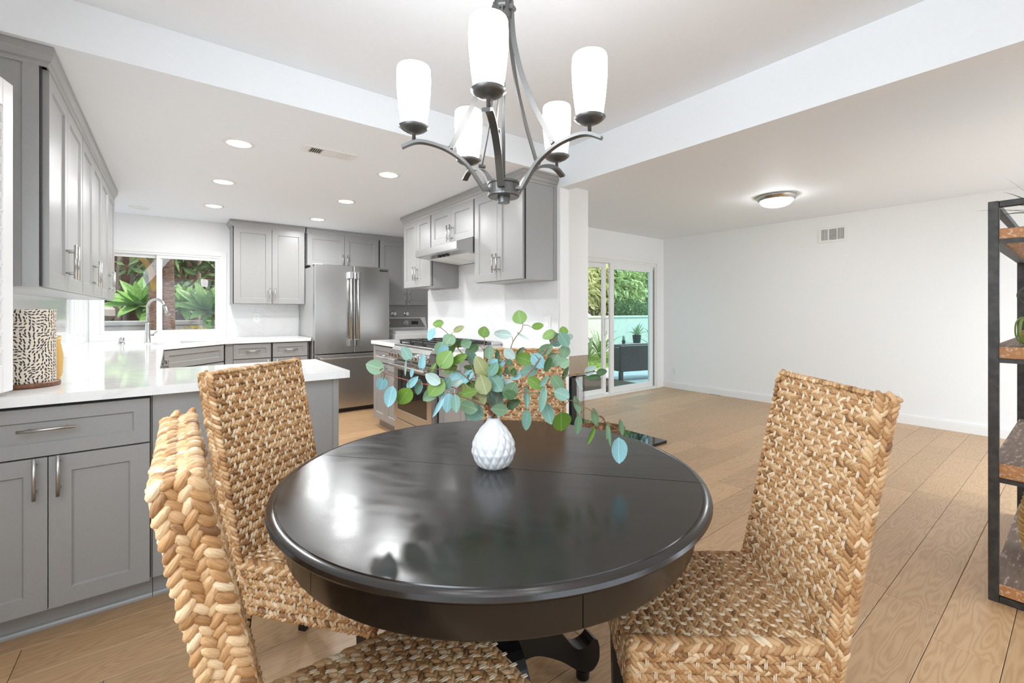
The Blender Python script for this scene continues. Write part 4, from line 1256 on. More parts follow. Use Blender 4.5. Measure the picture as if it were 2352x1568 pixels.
def make_chair(label, loc, th):
    t = thing('woven_chair', label, 'chair', (loc[0], loc[1], 0), th - PI / 2, 'seagrass dining chairs')
    h = WC / 2
    up = Vector((0, -LEAN, ZTOP - ZS)).normalized()
    fn = Vector((0, up.z, -up.y))           # front normal of the back
    # ---- back core: slab leaning, slightly inside the braids
    bm = new_bm()
    zb_ = 0.30
    f0 = Vector((0, -0.010, ZS)); f1 = Vector((0, -LEAN - 0.010, ZTOP - 0.012))
    low = f0 - up * ((ZS - zb_) / up.z)
    pts = [low, f1, f1 - fn * (TH - 0.012), low - fn * (TH - 0.012)]
    prism(bm, [(p.y, p.z) for p in pts], 'x', -h + 0.008, h - 0.008)
    bk_ = obj('backrest', bm, 'chair_core', t)
    nrow = 21
    slope = (Vector((0, -LEAN, ZTOP)) - Vector((0, 0, ZS))).length
    for i in range(-1, nrow):
        p = Vector((0, -0.006, ZS + 0.006)) + up * (slope - 0.01) * (i + 0.4) / nrow - fn * 0.004
        put_braid(bk_, p + Vector((-h + 0.012, 0, 0)), p + Vector((h - 0.012, 0, 0)), fn, BW, True, i % 4)
    bs = Vector((0, -0.006, ZS)) - up * ((ZS - zb_) / up.z)
    blen = slope + (ZS - zb_) / up.z
    nb = 27
    for i in range(nb):
        p = bs + up * (blen - 0.005) * (i + 0.4) / nb - fn * (TH - 0.006)
        put_braid(bk_, p + Vector((h - 0.012, 0, 0)), p + Vector((-h + 0.012, 0, 0)), -fn, BW, True, i % 4)
    for j in range(2):
        p = Vector((0, -LEAN, ZTOP)) - up * 0.010 - fn * (0.011 + j * 0.024)
        put_braid(bk_, p + Vector((-h + 0.006, 0, 0)), p + Vector((h - 0.006, 0, 0)), up, 0.026, False, j)
    for s_ in (-1, 1):
        for j in range(2):
            q = -fn * (0.011 + j * 0.0245) + Vector((s_ * (h - 0.005), 0, 0))
            a, b_ = bs + q, Vector((0, -LEAN, ZTOP)) + q - up * 0.006
            if s_ < 0:
                a, b_ = b_, a
            put_braid(bk_, a, b_, (s_, 0, 0), 0.027, False, j)
    # ---- seat
    z0 = 0.305
    st_ = obj('seat', B(-h + 0.010, h - 0.010, -0.02, DS - 0.014, z0, ZS - 0.010), 'chair_core', t)
    ns = 16
    for i in range(-1, ns):
        yy = 0.004 + (DS - 0.012) * (i + 0.5) / ns
        put_braid(st_, (-h + 0.02, yy, ZS - 0.006), (h - 0.02, yy, ZS - 0.006), (0, 0, 1), 0.0245, True, i % 4)
    for s_ in (-1, 1):
        a, b_ = Vector((s_ * (h - 0.010), 0.0, ZS - 0.010)), Vector((s_ * (h - 0.010), DS - 0.004, ZS - 0.010))
        if s_ < 0:
            a, b_ = b_, a
        put_braid(st_, a, b_, (s_ * 0.7, 0, 0.7), 0.030, False, 1)
        for i in range(5):
            zz = ZS - 0.036 - i * 0.0275
            a, b_ = Vector((s_ * (h - 0.006), -0.03, zz)), Vector((s_ * (h - 0.006), DS - 0.012, zz))
            if s_ < 0:
                a, b_ = b_, a
            put_braid(st_, a, b_, (s_, 0, 0), BW, True, i % 4)
        put_braid(st_, (s_ * (h - 0.010), DS - 0.006, z0), (s_ * (h - 0.010), DS - 0.006, ZS - 0.01), (s_ * 0.7, 0.7, 0), 0.028, False, 2)
    put_braid(st_, (h - 0.01, DS - 0.008, ZS - 0.012), (-h + 0.01, DS - 0.008, ZS - 0.012), (0, 0.7, 0.7), 0.030, False, 0)
    for i in range(5):
        zz = ZS - 0.036 - i * 0.0275
        put_braid(st_, (h - 0.02, DS - 0.006, zz), (-h + 0.02, DS - 0.006, zz), (0, 1, 0), BW, True, i % 4)
    # ---- legs
    for sx in (-1, 1):
        for yy, dy in ((DS - 0.045, 0.0), (-0.035, -0.03)):
            bm = new_bm()
            x = sx * (h - 0.045)
            v_ = [bm.verts.new(p) for p in ((x - .015, yy - .015 + dy, 0), (x + .015, yy - .015 + dy, 0), (x + .015, yy + .015 + dy, 0), (x - .015, yy + .015 + dy, 0),
                                            (x - .021, yy - .021, z0), (x + .021, yy - .021, z0), (x + .021, yy + .021, z0), (x - .021, yy + .021, z0))]
            for q in ((3, 2, 1, 0), (4, 5, 6, 7), (0, 1, 5, 4), (1, 2, 6, 5), (2, 3, 7, 6), (3, 0, 4, 7)):
                bm.faces.new([v_[i] for i in q])
            obj('leg', bm, 'black_wood', t)
    return t


make_chair('woven seagrass chair closest to the camera at the lower left', (0.148, 0.83), R(-1))
make_chair('woven seagrass chair between the peninsula and the table', (0.325, 1.70), R(-51))
make_chair('woven seagrass chair on the far side of the table behind the vase', (1.345, 1.66), R(228))
make_chair('woven seagrass chair at the right of the table, seen in full', (1.314, 0.522), R(140.6))

# ------------------------------------------------------------------ vase with eucalyptus
VX, VY, VZ = 0.786, 1.117, 0.7502
t = thing('vase', 'small white bulb vase with a quilted diamond relief on the table', 'vase', (VX, VY, VZ))
prf = spline([(0.040, 0.0, 0), (0.052, 0.012, 0), (0.0625, 0.038, 0), (0.0645, 0.058, 0), (0.058, 0.085, 0), (0.042, 0.112, 0), (0.026, 0.132, 0), (0.0195, 0.143, 0), (0.0205, 0.150, 0)], 8)
bm = new_bm()
rings = []
NA = 120
for i, p in enumerate(prf):
    ring = []
    sv = p.y / 0.150
    amp = 0.0062 * min(1, sv / 0.05) * (1 if sv < 0.80 else max(0, (0.92 - sv) / 0.12))
    amp *= p.x / 0.06
    for j in range(NA):
        a = 2 * PI * j / NA
        k1 = abs(math.sin((a * 15 + sv * 23) / 2))
        k2 = abs(math.sin((a * 15 - sv * 17) / 2))
        rr = p.x + amp * (min(k1, k2) ** 0.7 - 0.5)
        ring.append(bm.verts.new((rr * math.cos(a), rr * math.sin(a), p.y)))
    rings.append(ring)
for r_ in ((0.0165, 0.149), (0.016, 0.135), (0.030, 0.11), (0.05, 0.06)):
    rings.append([bm.verts.new((r_[0] * math.cos(2 * PI * j / NA), r_[0] * math.sin(2 * PI * j / NA), r_[1])) for j in range(NA)])
for a, b_ in zip(rings, rings[1:]):
    for j in range(NA):
        bm.faces.new((a[j], a[(j + 1) % NA], b_[(j + 1) % NA], b_[j]))
bm.faces.new(list(reversed(rings[0])))
bm.faces.new(rings[-1])
obj('body', bm, 'vase_white', t, smooth=True)

D0 = SN * VX + CS * VY
mouth = Vector((VX, VY, VZ + 0.145))
# stems: pixel-measured bends, each with its own reach towards or away from the camera
ST = [
    ('upper left eucalyptus stem reaching towards the range knobs', 0.10, [(1110, 915), (1085, 880), (1050, 852), (1010, 848), (965, 846), (938, 826)]),
    ('lowest left eucalyptus stem stretching out past the oven door', -0.14, [(1102, 920), (1065, 898), (1025, 886), (975, 882), (925, 870), (892, 860), (872, 850)]),
    ('eucalyptus stem rising up left in front of the cooktop', 0.13, [(1102, 890), (1080, 835), (1052, 800), (1030, 768), (1012, 752)]),
    ('tallest eucalyptus stem with a round green leaf at its tip', 0.09, [(1150, 885), (1165, 830), (1178, 785), (1198, 757), (1201, 742)]),
    ('eucalyptus stem leaning up right against the divider wall end', 0.06, [(1185, 895), (1222, 848), (1248, 812), (1270, 782), (1292, 768)]),
    ('eucalyptus stem reaching right towards the fireplace', -0.04, [(1176, 912), (1212, 884), (1260, 872), (1318, 860), (1362, 852)]),
    ('drooping eucalyptus stem hanging over the right of the table', -0.12, [(1185, 905), (1250, 905), (1300, 916), (1335, 930), (1368, 950), (1398, 974), (1420, 984)]),
    ('short eucalyptus stem low at the front left of the vase', -0.13, [(1118, 935), (1098, 925), (1065, 912), (1032, 902)]),
    ('upright eucalyptus stem in the middle with a single round leaf', 0.02, [(1122, 890), (1112, 830), (1113, 778)]),
]
LEAF = {}


def leaf_mesh(k_):
    if k_ in LEAF:
        return LEAF[k_]
    rg = random.Random(k_)
    bm = new_bm()
    rows = 9
    L_, R_, Mid = [], [], []
    fold = 0.10 + 0.12 * rg.random()
    curl = rg.uniform(-0.18, 0.18)
    for i in range(rows + 1):
        s_ = i / rows
        wdt = 0.5 * math.sin(PI * s_ ** 0.86) ** 0.64 if 0 < i < rows else 0.0
        x = s_ - 0.5
        z = curl * (s_ - 0.5) ** 2
        Mid.append(bm.verts.new((x, 0, z)))
        if 0 < i < rows:
            L_.append(bm.verts.new((x, wdt, z + fold * wdt + rg.uniform(-.012, .012))))
            R_.append(bm.verts.new((x, -wdt, z + fold * wdt + rg.uniform(-.012, .012))))
        else:
            L_.append(None)
            R_.append(None)
    for i in range(rows):
        for S_, flip in ((L_, False), (R_, True)):
            q = [v for v in (Mid[i], Mid[i + 1], S_[i + 1], S_[i]) if v]
            bm.faces.new(list(reversed(q)) if flip else q)
    me = bpy.data.meshes.new('leaf')
    bm.to_mesh(me)
    bm.free()
    me.polygons.foreach_set('use_smooth', [True] * len(me.polygons))
    LEAF[k_] = me
    return me


G, K, S_g, T_, B_, P_l, O_ = 'leaf_green', 'leaf_dark', 'leaf_sage', 'leaf_teal', 'leaf_blue', 'leaf_pale', 'leaf_olive'
# u, v, length px, width px, direction deg (image, up positive), colour
LV = [(1007, 743, 27, 15, 10, G), (991, 768, 29, 18, 68, B_), (1054, 756, 27, 13, 27, O_), (1112, 762, 26, 25, 80, G), (1031, 781, 30, 27, 60, S_g), (1035, 796, 53, 19, 75, G),
      (1011, 801, 34, 24, 70, S_g), (1071, 788, 26, 20, 20, S_g), (1088, 800, 27, 17, 35, K), (1054, 789, 17, 14, 90, K), (1018, 808, 38, 20, 58, B_), (1023, 825, 45, 36, 55, G), (1054, 825, 45, 18, 28, G),
      (1035, 848, 35, 18, 22, G), (995, 845, 25, 10, 62, G), (934, 812, 38, 21, 122, T_), (970, 832, 39, 15, 84, B_), (861, 842, 43, 30, 165, S_g), (877, 881, 32, 24, 68, B_),
      (932, 845, 36, 5, 86, P_l), (947, 856, 22, 9, 75, B_), (948, 877, 38, 15, 45, B_), (962, 888, 38, 18, 80, T_), (995, 869, 40, 24, 150, P_l), (1084, 821, 50, 20, 118, T_),
      (1106, 843, 57, 30, 120, O_), (1088, 846, 47, 12, 168, K), (1072, 868, 48, 18, 48, B_), (1044, 883, 40, 16, 30, P_l), (1002, 890, 46, 33, 48, G), (897, 910, 48, 25, 78, B_), (929, 909, 46, 32, 55, G),
      (1007, 933, 52, 10, 63, B_), (1029, 923, 48, 23, 82, B_), (1047, 926, 40, 20, 95, T_), (1067, 904, 48, 28, 97, O_), (1077, 934, 42, 28, 160, S_g), (1089, 945, 48, 36, 140, T_), (1100, 917, 37, 28, 15, O_),
      (1046, 864, 32, 22, 40, B_), (1011, 905, 20, 11, 20, B_), (1025, 879, 28, 24, 50, T_), (1194, 728, 32, 30, 100, G), (1235, 749, 28, 15, 10, G), (1155, 768, 41, 19, 172, P_l), (1202, 773, 32, 5, 150, P_l),
      (1261, 769, 33, 20, 25, G), (1276, 781, 35, 28, 150, T_), (1294, 760, 21, 19, 100, G), (1295, 780, 38, 24, 120, T_), (1296, 808, 31, 24, 70, S_g), (1273, 827, 33, 30, 60, S_g), (1296, 833, 26, 22, 30, S_g),
      (1310, 773, 14, 12, 20, P_l), (1124, 810, 32, 22, 92, S_g), (1170, 813, 32, 21, 140, P_l), (1195, 806, 25, 9, 45, K), (1143, 818, 32, 10, 95, K), (1203, 824, 43, 27, 160, G), (1236, 829, 42, 26, 130, B_),
      (1146, 841, 42, 13, 45, B_), (1253, 802, 38, 22, 30, S_g), (1258, 837, 36, 16, 70, K), (1170, 833, 17, 14, 80, K), (1167, 851, 21, 15, 10, S_g), (1179, 852, 16, 11, 60, K), (1214, 852, 42, 24, 10, T_), (1185, 863, 28, 16, 20, B_),
      (1138, 877, 50, 30, 125, T_), (1162, 880, 36, 18, 15, P_l), (1230, 880, 42, 22, 145, G), (1280, 880, 45, 25, 125, S_g), (1298, 855, 35, 10, 68, K), (1132, 832, 25, 16, 30, B_), (1147, 866, 22, 13, 10, B_),
      (1138, 917, 52, 31, 130, T_), (1147, 940, 38, 25, 170, S_g), (1180, 927, 36, 18, 30, K), (1171, 906, 28, 19, 150, K), (1210, 913, 48, 12, 92, T_), (1210, 964, 49, 20, 86, T_), (1246, 917, 58, 16, 80, T_),
      (1260, 950, 47, 25, 105, T_), (1289, 967, 46, 41, 92, G), (1290, 905, 36, 26, 160, T_), (1250, 875, 32, 11, 55, T_), (1356, 850, 30, 18, 45, P_l), (1382, 854, 25, 14, 10, K), (1363, 865, 37, 11, 5, K), (1330, 882, 32, 8, 122, P_l),
      (1325, 930, 43, 14, 105, S_g), (1328, 974, 47, 15, 86, S_g), (1366, 958, 45, 16, 104, S_g), (1357, 1000, 45, 9, 70, G), (1394, 989, 41, 8, 87, S_g), (1400, 1000, 52, 7, 95, S_g), (1427, 981, 39, 10, 100, S_g), (1421, 1034, 57, 33, 90, B_)]
rng = random.Random(11)
Rt = Vector((CS, -SN, 0)); Up = Vector((0, 0, 1)); Fw = Vector((SN, CS, 0))
stems = []
for i, (lb, reach, px) in enumerate(ST):
    n_ = len(px)
    pts3 = [mouth - Vector((0, 0, 0.09)) + Vector((rng.uniform(-.006, .006), rng.uniform(-.006, .006), 0)), mouth + Vector((rng.uniform(-.009, .009), rng.uniform(-.009, .009), 0.004))]
    for j, (u, v) in enumerate(px):
        d = D0 + reach * (j + 1) / n_
        pts3.append(at(u, v, d))
    crv = spline(pts3, 5)
    tt = thing('eucalyptus_stem', lb, 'foliage', tuple(mouth), 0, 'eucalyptus stems in the vase')
    rel = [p - mouth for p in crv]
    obj('stem', tube(new_bm(), rel, [0.0026 - 0.0016 * k_ / len(rel) for k_ in range(len(rel))], 6), 'twig_red' if i % 3 == 1 else 'twig', tt, smooth=True)
    stems.append((tt, crv, px))


def px_of(p):
    d = SN * p.x + CS * p.y
    return CXP + FPX * (CS * p.x - SN * p.y) / d, Y0 - FPX * (p.z - CAMH) / d


for k_ in range(12):                                            # inner leaves that fill the middle of the bunch
    a = rng.uniform(0, PI)
    ln_ = rng.uniform(26, 44)
    LV.append((1120 + 150 * math.cos(a) * rng.uniform(0.2, 1), 905 - 85 * math.sin(a) * rng.uniform(0.1, 1), ln_, ln_ * rng.uniform(0.45, 0.8), rng.uniform(0, 180), rng.choice((T_, G, S_g, S_g, O_, B_, G))))
for i, (u, v, ln_, wd, ang, mm) in enumerate(LV):
    best = None
    for si, (tt, crv, px) in enumerate(stems):
        for k_ in range(8, len(crv)):
            pu, pv = px_of(crv[k_])
            q = math.hypot(pu - u, pv - v)
            if best is None or q < best[0]:
                best = (q, si, crv[k_])
    tt, node = stems[best[1]][0], best[2]
    dn = SN * node.x + CS * node.y
    d = dn + rng.uniform(-0.035, 0.035)
    p = at(u, v, d)
    p.z = max(p.z, VZ + 0.5 * ln_ * d / FPX * abs(math.sin(R(ang))) + 0.004)
    # blade frame: long axis towards the node or away from it, tipped a little in depth
    a = R(ang)
    ax = Rt * math.cos(a) + Up * math.sin(a)
    if ax.dot(p - node) < 0:
        ax = -ax
    tip = rng.uniform(-0.30, 0.30)
    ax3 = (ax + Fw * tip).normalized()
    nr = -Fw + Rt * rng.uniform(-.35, .35) + Up * rng.uniform(-.1, .4)
    nr = (nr - ax3 * nr.dot(ax3)).normalized()
    ay = nr.cross(ax3)
    ls = ln_ * d / FPX * math.sqrt(1 + tip * tip) * 1.04
    wsz = wd * d / FPX * 1.16
    me = leaf_mesh(i % 7)
    key = ('leafm', i % 7, mm)
    if key not in LEAF:
        m2_ = me.copy()
        m2_.materials.clear()
        m2_.materials.append(M[mm])
        LEAF[key] = m2_
    o = bpy.data.objects.new('leaf', LEAF[key])
    C.objects.link(o)
    o.parent = tt
    q = p - mouth
    o.matrix_local = Matrix(((ax3.x * ls, ay.x * wsz, nr.x * ls, q.x), (ax3.y * ls, ay.y * wsz, nr.y * ls, q.y), (ax3.z * ls, ay.z * wsz, nr.z * ls, q.z), (0, 0, 0, 1)))
    base = q - ax3 * ls * 0.48
    nd = node - mouth
    if (base - nd).length > 0.004:
        mdl = (base + nd) / 2 + Vector((0, 0, 0.004))
        obj('twig', tube(new_bm(), [nd, mdl, base, q - ax3 * ls * 0.3], [0.0011, 0.0009, 0.0008, 0.0004], 5), 'twig', tt, smooth=True)

# ------------------------------------------------------------------ metal and reclaimed-wood shelf unit
SX0, SX1, SY1, SY0 = 2.757, 4.03, 0.264, -0.13
t = thing('shelf_unit', 'open shelf unit of dark steel frame and weathered reclaimed boards at the right edge', 'shelf', (SX0, SY0, 0))
SXW, SYW = SX1 - SX0, SY1 - SY0
PS = 0.032
for x in (0, SXW - PS):
    for y_ in (0, SYW - PS):
        obj('post', B(x, x + PS, y_, y_ + PS, 0, 1.69, 0.002), 'shelf_steel', t)
for z in (0.0, 1.69 - 0.028):
    for x in (0.002, SXW - PS + 0.002):
        obj('rail', B(x, x + PS - 0.004, PS, SYW - PS, z + 0.001, z + 0.027, 0.002), 'shelf_steel', t)
for y_ in (0.002, SYW - PS + 0.002):
    obj('rail', B(PS, SXW - PS, y_, y_ + PS - 0.004, 1.663, 1.689, 0.002), 'shelf_steel', t)
    obj('rail', B(PS, SXW - PS, y_, y_ + PS - 0.004, 0.001, 0.027, 0.002), 'shelf_steel', t)
for z0, z1 in ((0.030, 0.080), (0.524, 0.586), (1.027, 1.077), (1.528, 1.572)):
    y2 = SYW / 2
    for ya, yb in ((0.006, y2 - 0.001), (y2 + 0.001, SYW - 0.008)):
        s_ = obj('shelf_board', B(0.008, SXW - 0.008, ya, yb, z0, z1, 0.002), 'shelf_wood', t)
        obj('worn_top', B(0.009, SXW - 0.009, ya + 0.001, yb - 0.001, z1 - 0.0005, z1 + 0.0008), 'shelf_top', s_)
    if z0 > 0.1:
        for x in (0.002, SXW - PS + 0.002):
            obj('bracket', B(x, x + PS - 0.004, PS, SYW - PS, z0 - 0.018, z0 - 0.0005), 'shelf_steel', t)
        for y_ in (0.002, SYW - PS + 0.002):
            obj('bracket', B(PS, SXW - PS, y_, y_ + PS - 0.004, z0 - 0.018, z0 - 0.0005), 'shelf_steel', t)


def strap(bm, p0, p1, droop, w0, side, n_=10):
    """tapering arched blade"""
    p0, p1 = Vector(p0), Vector(p1)
    side = Vector(side).normalized()
    rows = []
    for i in range(n_ + 1):
        s_ = i / n_
        p = p0.lerp(p1, s_) + Vector((0, 0, droop * 4 * s_ * (1 - s_)))
        wv = w0 * (1 - s_) ** 0.6 * (0.6 + 0.8 * min(1, s_ * 3)) / 2 + 0.0002
        rows.append((bm.verts.new(p - side * wv), bm.verts.new(p + Vector((0, 0, -wv * 0.5))), bm.verts.new(p + side * wv)))
    for a, b_ in zip(rows, rows[1:]):
        bm.faces.new((a[0], a[1], b_[1], b_[0]))
        bm.faces.new((a[1], a[2], b_[2], b_[1]))
    return bm


t = thing('air_plant', 'spiky thin-leaved air plant on the top shelf board', 'plant', (2.88, 0.09, 1.5732))
obj('bulb', lathe(new_bm(), [(0.001, 0), (0.025, 0.004), (0.03, 0.03), (0.012, 0.06), (0.001, 0.065)], 14), 'airplant_dark', t, smooth=True)
rg = random.Random(5)
for k_ in range(26):
    a = 2 * PI * k_ / 26 + rg.uniform(-.1, .1)
    L_ = rg.uniform(0.14, 0.24)
    el = rg.uniform(0.1, 1.25)
    e_ = Vector((math.cos(a) * math.cos(el), math.sin(a) * math.cos(el), math.sin(el))) * L_
    p0 = Vector((0.01 * math.cos(a), 0.01 * math.sin(a), 0.045))
    obj('leaf', strap(new_bm(), p0, p0 + e_, 0.015, 0.006 if k_ % 4 else 0.012, (-math.sin(a), math.cos(a), 0)), 'airplant_dark' if k_ % 4 else 'airplant_green', t)
t = thing('coil_pot_plant', 'curling green plant in a coiled straw pot on the second shelf board', 'plant', (2.95, 0.14, 1.0782))
obj('pot', lathe(new_bm(), [(0.001, 0), (0.035, 0), (0.042, 0.02), (0.044, 0.06), (0.040, 0.065), (0.03, 0.06), (0.001, 0.055)], 24), 'pot_coil', t, smooth=True)
for k_ in range(9):
    a = 2.0 + k_ * 0.55
    ev = Vector((math.cos(a), math.sin(a), 0))
    rr = 0.06 + 0.012 * (k_ % 3)
    pts = [ev * 0.01 + Vector((0, 0, 0.055)), ev * rr * 0.6 + Vector((0, 0, 0.12)), ev * rr + Vector((0, 0, 0.10)), ev * rr * 1.05 + Vector((0, 0, 0.045)), ev * rr * 0.8 + Vector((0, 0, 0.008))]
    obj('leaf', tube(new_bm(), spline(pts, 5), 0, flat=(0.012, 0.002, (-ev.y, ev.x, 0))), 'airplant_green', t, smooth=True)
ev = Vector((-0.75, 0.66, 0))
pts = [Vector((0, 0, 0.055)), ev * 0.03 + Vector((0, 0, 0.15)), ev * 0.075 + Vector((0, 0, 0.21)), ev * 0.05 + Vector((0, 0, 0.25)), ev * -0.02 + Vector((0, 0, 0.27))]
obj('tendril', tube(new_bm(), spline(pts, 6), 0, flat=(0.007, 0.0015, (0.66, 0.75, 0))), 'airplant_dark', t)
t = thing('jute_basket', 'round golden jute rope basket on the lowest shelf board', 'basket', (3.20, 0.085, 0.0812))
bm = new_bm()
for i in range(15):
    rr = 0.095 + 0.02 * math.sin(PI * i / 14)
    pts = [(rr * math.cos(2 * PI * k_ / 28), rr * math.sin(2 * PI * k_ / 28), 0.012 + i * 0.0195) for k_ in range(29)]
    tube(bm, pts, 0.0115, 6)
o = obj('rope_coils', bm, 'jute', t, smooth=True)
o['kind'] = 'stuff'
obj('base', lathe(new_bm(), [(0.001, 0.0), (0.095, 0.0), (0.095, 0.012), (0.001, 0.012)], 24), 'jute', t)

# ------------------------------------------------------------------ fireplace in the living room
t = thing('fireplace', 'open corner fireplace under a white chimney breast with a steel band', 'fireplace', (XD1, 2.95, 0))
struct('wall_chimney', B(XD1, 3.192, 2.95, 4.05, 0.806, ZT), 'wall_paint')
obj('steel_band', B(0.0005, 0.705, -0.006, 1.106, 0.617, 0.8055, 0.002), 'steel_band', t)
obj('corner_post', B(0.50, 0.57, 0.012, 0.082, 0.028, 0.617, 0.002), 'iron_black', t)
obj('back_post', B(0.62, 0.69, 1.02, 1.09, 0.028, 0.617, 0.002), 'iron_black', t)
obj('fire_tray', B(0.06, 0.46, 0.2, 0.95, 0.028, 0.06, 0.004), 'iron_black', t)
bm = new_bm()
for i in range(38):
    x = 0.30 + i * 0.0105
    y_ = 0.02 + 0.008 * math.sin(i * 0.9)
    tube(bm, [(x, y_, 0.035), (x + 0.002, y_, 0.61)], 0.0011, 4)
for i in range(46):
    z = 0.045 + i * 0.0125
    tube(bm, [(0.30, 0.02, z), (0.69, 0.02, z)], 0.0009, 4)
o = obj('mesh_screen', bm, 'iron_black', t)
o['kind'] = 'stuff'
obj('screen_rail', B(0.28, 0.70, 0.012, 0.028, 0.602, 0.616), 'iron_black', t)
tag(obj('hearth', B(XD1 + 0.0005, 3.655, 2.395, 4.1, 0.0005, 0.026, 0.002), 'black_glass'), 'polished black stone hearth slab on the oak floor', 'hearth')
t = thing('log_basket', 'low woven basket of kindling on the hearth', 'basket', (3.10, 2.72, 0.0262))
bm = lathe(new_bm(), [(0.001, 0.0), (0.15, 0.0), (0.19, 0.06), (0.215, 0.135), (0.222, 0.14), (0.208, 0.14), (0.18, 0.07), (0.14, 0.014), (0.001, 0.014)], 40)
for v in bm.verts:
    v.co.y *= 0.62
obj('bowl', bm, 'basket_weave', t, rot=(0, 0, R(-35)), smooth=True)
bm = new_bm()
for i in range(3):
    k0 = 1 + i * 0.02
pts = [(0.222 * math.cos(2 * PI * k_ / 40), 0.138 * math.sin(2 * PI * k_ / 40), 0.142) for k_ in range(41)]
obj('rim', tube(bm, pts, 0.009, 8), 'basket_weave', t, rot=(0, 0, R(-35)), smooth=True)
pts = [(0.055 * math.cos(a) + 0.02, 0.10, 0.135 + 0.085 * math.sin(a)) for a in [PI * k_ / 14 for k_ in range(15)]]
obj('handle', tube(new_bm(), pts, 0.007, 8), 'basket_weave', t, rot=(0, 0, R(-35)), smooth=True)
rg = random.Random(9)
for k_ in range(7):
    pc = (3.10 + rg.uniform(-.10, .10), 2.72 + rg.uniform(-.07, .07), 0.0262 + 0.075 + 0.012 * k_)
    lb_ = ['lowest split log under the pile in the hearth basket', 'second split log in the hearth basket', 'split log wedged midway in the hearth basket', 'broad split log in the hearth basket', 'slim split log in the hearth basket', 'split log near the top of the hearth basket', 'topmost split log in the hearth basket'][k_]
    bm = prism(new_bm(), [(-0.02, -0.012), (0.024, -0.014), (0.018, 0.016), (-0.006, 0.02)], 'x', -0.075, 0.075)
    tag(obj('split_log', bm, 'firewood', None, pc, (rg.uniform(-.2, .2), rg.uniform(-.15, .15), rg.uniform(0, 3))), lb_, 'firewood', 'logs in the hearth basket')

# ------------------------------------------------------------------ garden
struct('ground', B(-30, 40, -30, 40, -0.40, -0.12), 'soil')
struct('patio', B(3.5, 22, YF + 0.12, 6.5, -0.12, -0.03), 'patio')
lw = obj('lawn', B(3.5, 22, 6.501, 8.86, -0.119, -0.02), 'lawn')
lw['kind'] = 'stuff'
tag(lw, 'sunlit strip of lawn beyond the patio', 'lawn')
rg = random.Random(21)
V, Fc = [], []
for i in range(9000):
    x, y_ = rg.uniform(7.0, 13.5), rg.uniform(6.55, 8.8)
    a = rg.uniform(0, PI)
    h_ = rg.uniform(0.03, 0.07)
    dx, dy = 0.006 * math.cos(a), 0.006 * math.sin(a)
    b0 = len(V)
    V += [(x - dx, y_ - dy, -0.02), (x + dx, y_ + dy, -0.02), (x + rg.uniform(-.03, .03), y_ + rg.uniform(-.03, .03), -0.02 + h_)]
    Fc.append((b0, b0 + 1, b0 + 2))
me = bpy.data.meshes.new('grass')
me.from_pydata(V, [], Fc)
g_ = obj_me('grass', me, 'lawn')
g_['kind'] = 'stuff'
tag(g_, 'short grass blades of the garden lawn', 'grass')
gw = thing('garden_wall', 'low pale stucco garden wall behind the lawn', 'wall', (12, 8.95, -0.12))
obj('wall_body', B(-9, 10, -0.05, 0.15, 0, 1.15), 'garden_wall', gw)
obj('wall_cap', B(-9, 10, -0.08, 0.18, 1.15, 1.21, 0.01), 'garden_wall', gw)
struct('terrace', B(3, 24, 9.1, 14, -0.12, 0.95), 'soil')


def foliage(n_, ctr, rad, lsize, seed, down=0.4):
    rg = random.Random(seed)
    V, Fc = [], []
    for i in range(n_):
        while True:
            p = Vector((rg.uniform(-1, 1), rg.uniform(-1, 1), rg.uniform(-1, 1)))
            if 0.35 < p.length < 1:
                break
        p = Vector((ctr[0] + p.x * rad[0], ctr[1] + p.y * rad[1], ctr[2] + p.z * rad[2]))
        d = Vector((rg.uniform(-1, 1), rg.uniform(-1, 0.4), rg.uniform(-1, 0.6) - down)).normalized()
        sd_ = d.cross(Vector((rg.uniform(-1, 1), rg.uniform(-1, 1), rg.uniform(-1, 1)))).normalized()
        L_ = lsize * rg.uniform(0.7, 1.3)
        nrm = d.cross(sd_)
        b0 = len(V)
        V += [tuple(p), tuple(p + d * L_ * 0.5 + sd_ * L_ * 0.16), tuple(p + d * L_), tuple(p + d * L_ * 0.5 - sd_ * L_ * 0.16), tuple(p + d * L_ * 0.5 + nrm * L_ * 0.05)]
        Fc += [(b0, b0 + 1, b0 + 4), (b0 + 1, b0 + 2, b0 + 4), (b0 + 2, b0 + 3, b0 + 4), (b0 + 3, b0, b0 + 4)]
    me = bpy.data.meshes.new('foliage')
    me.from_pydata(V, [], Fc)
    return me


def shrub(label, loc, rad, n_, ls, mname, seed, root=None):
    lift = 0.0 if root is None else loc[2] - root
    t = thing('shrub', label, 'shrub', (loc[0], loc[1], loc[2] - lift), 0, 'garden shrubs')
    o = obj_me('foliage', foliage(n_, (0, 0, rad[2] + lift), rad, ls, seed), mname, t)
    o['kind'] = 'stuff'
    bm = tube(new_bm(), [(0, 0, -0.05), (0.02, 0.02, lift + rad[2] * 0.8), (0.04, 0.04, lift + rad[2] * 1.5)], [x_ * min(1, rad[2] * 1.2) for x_ in (0.05, 0.04, 0.02)], 8)
    obj('trunk', bm, 'branch_gray', t)
    return t


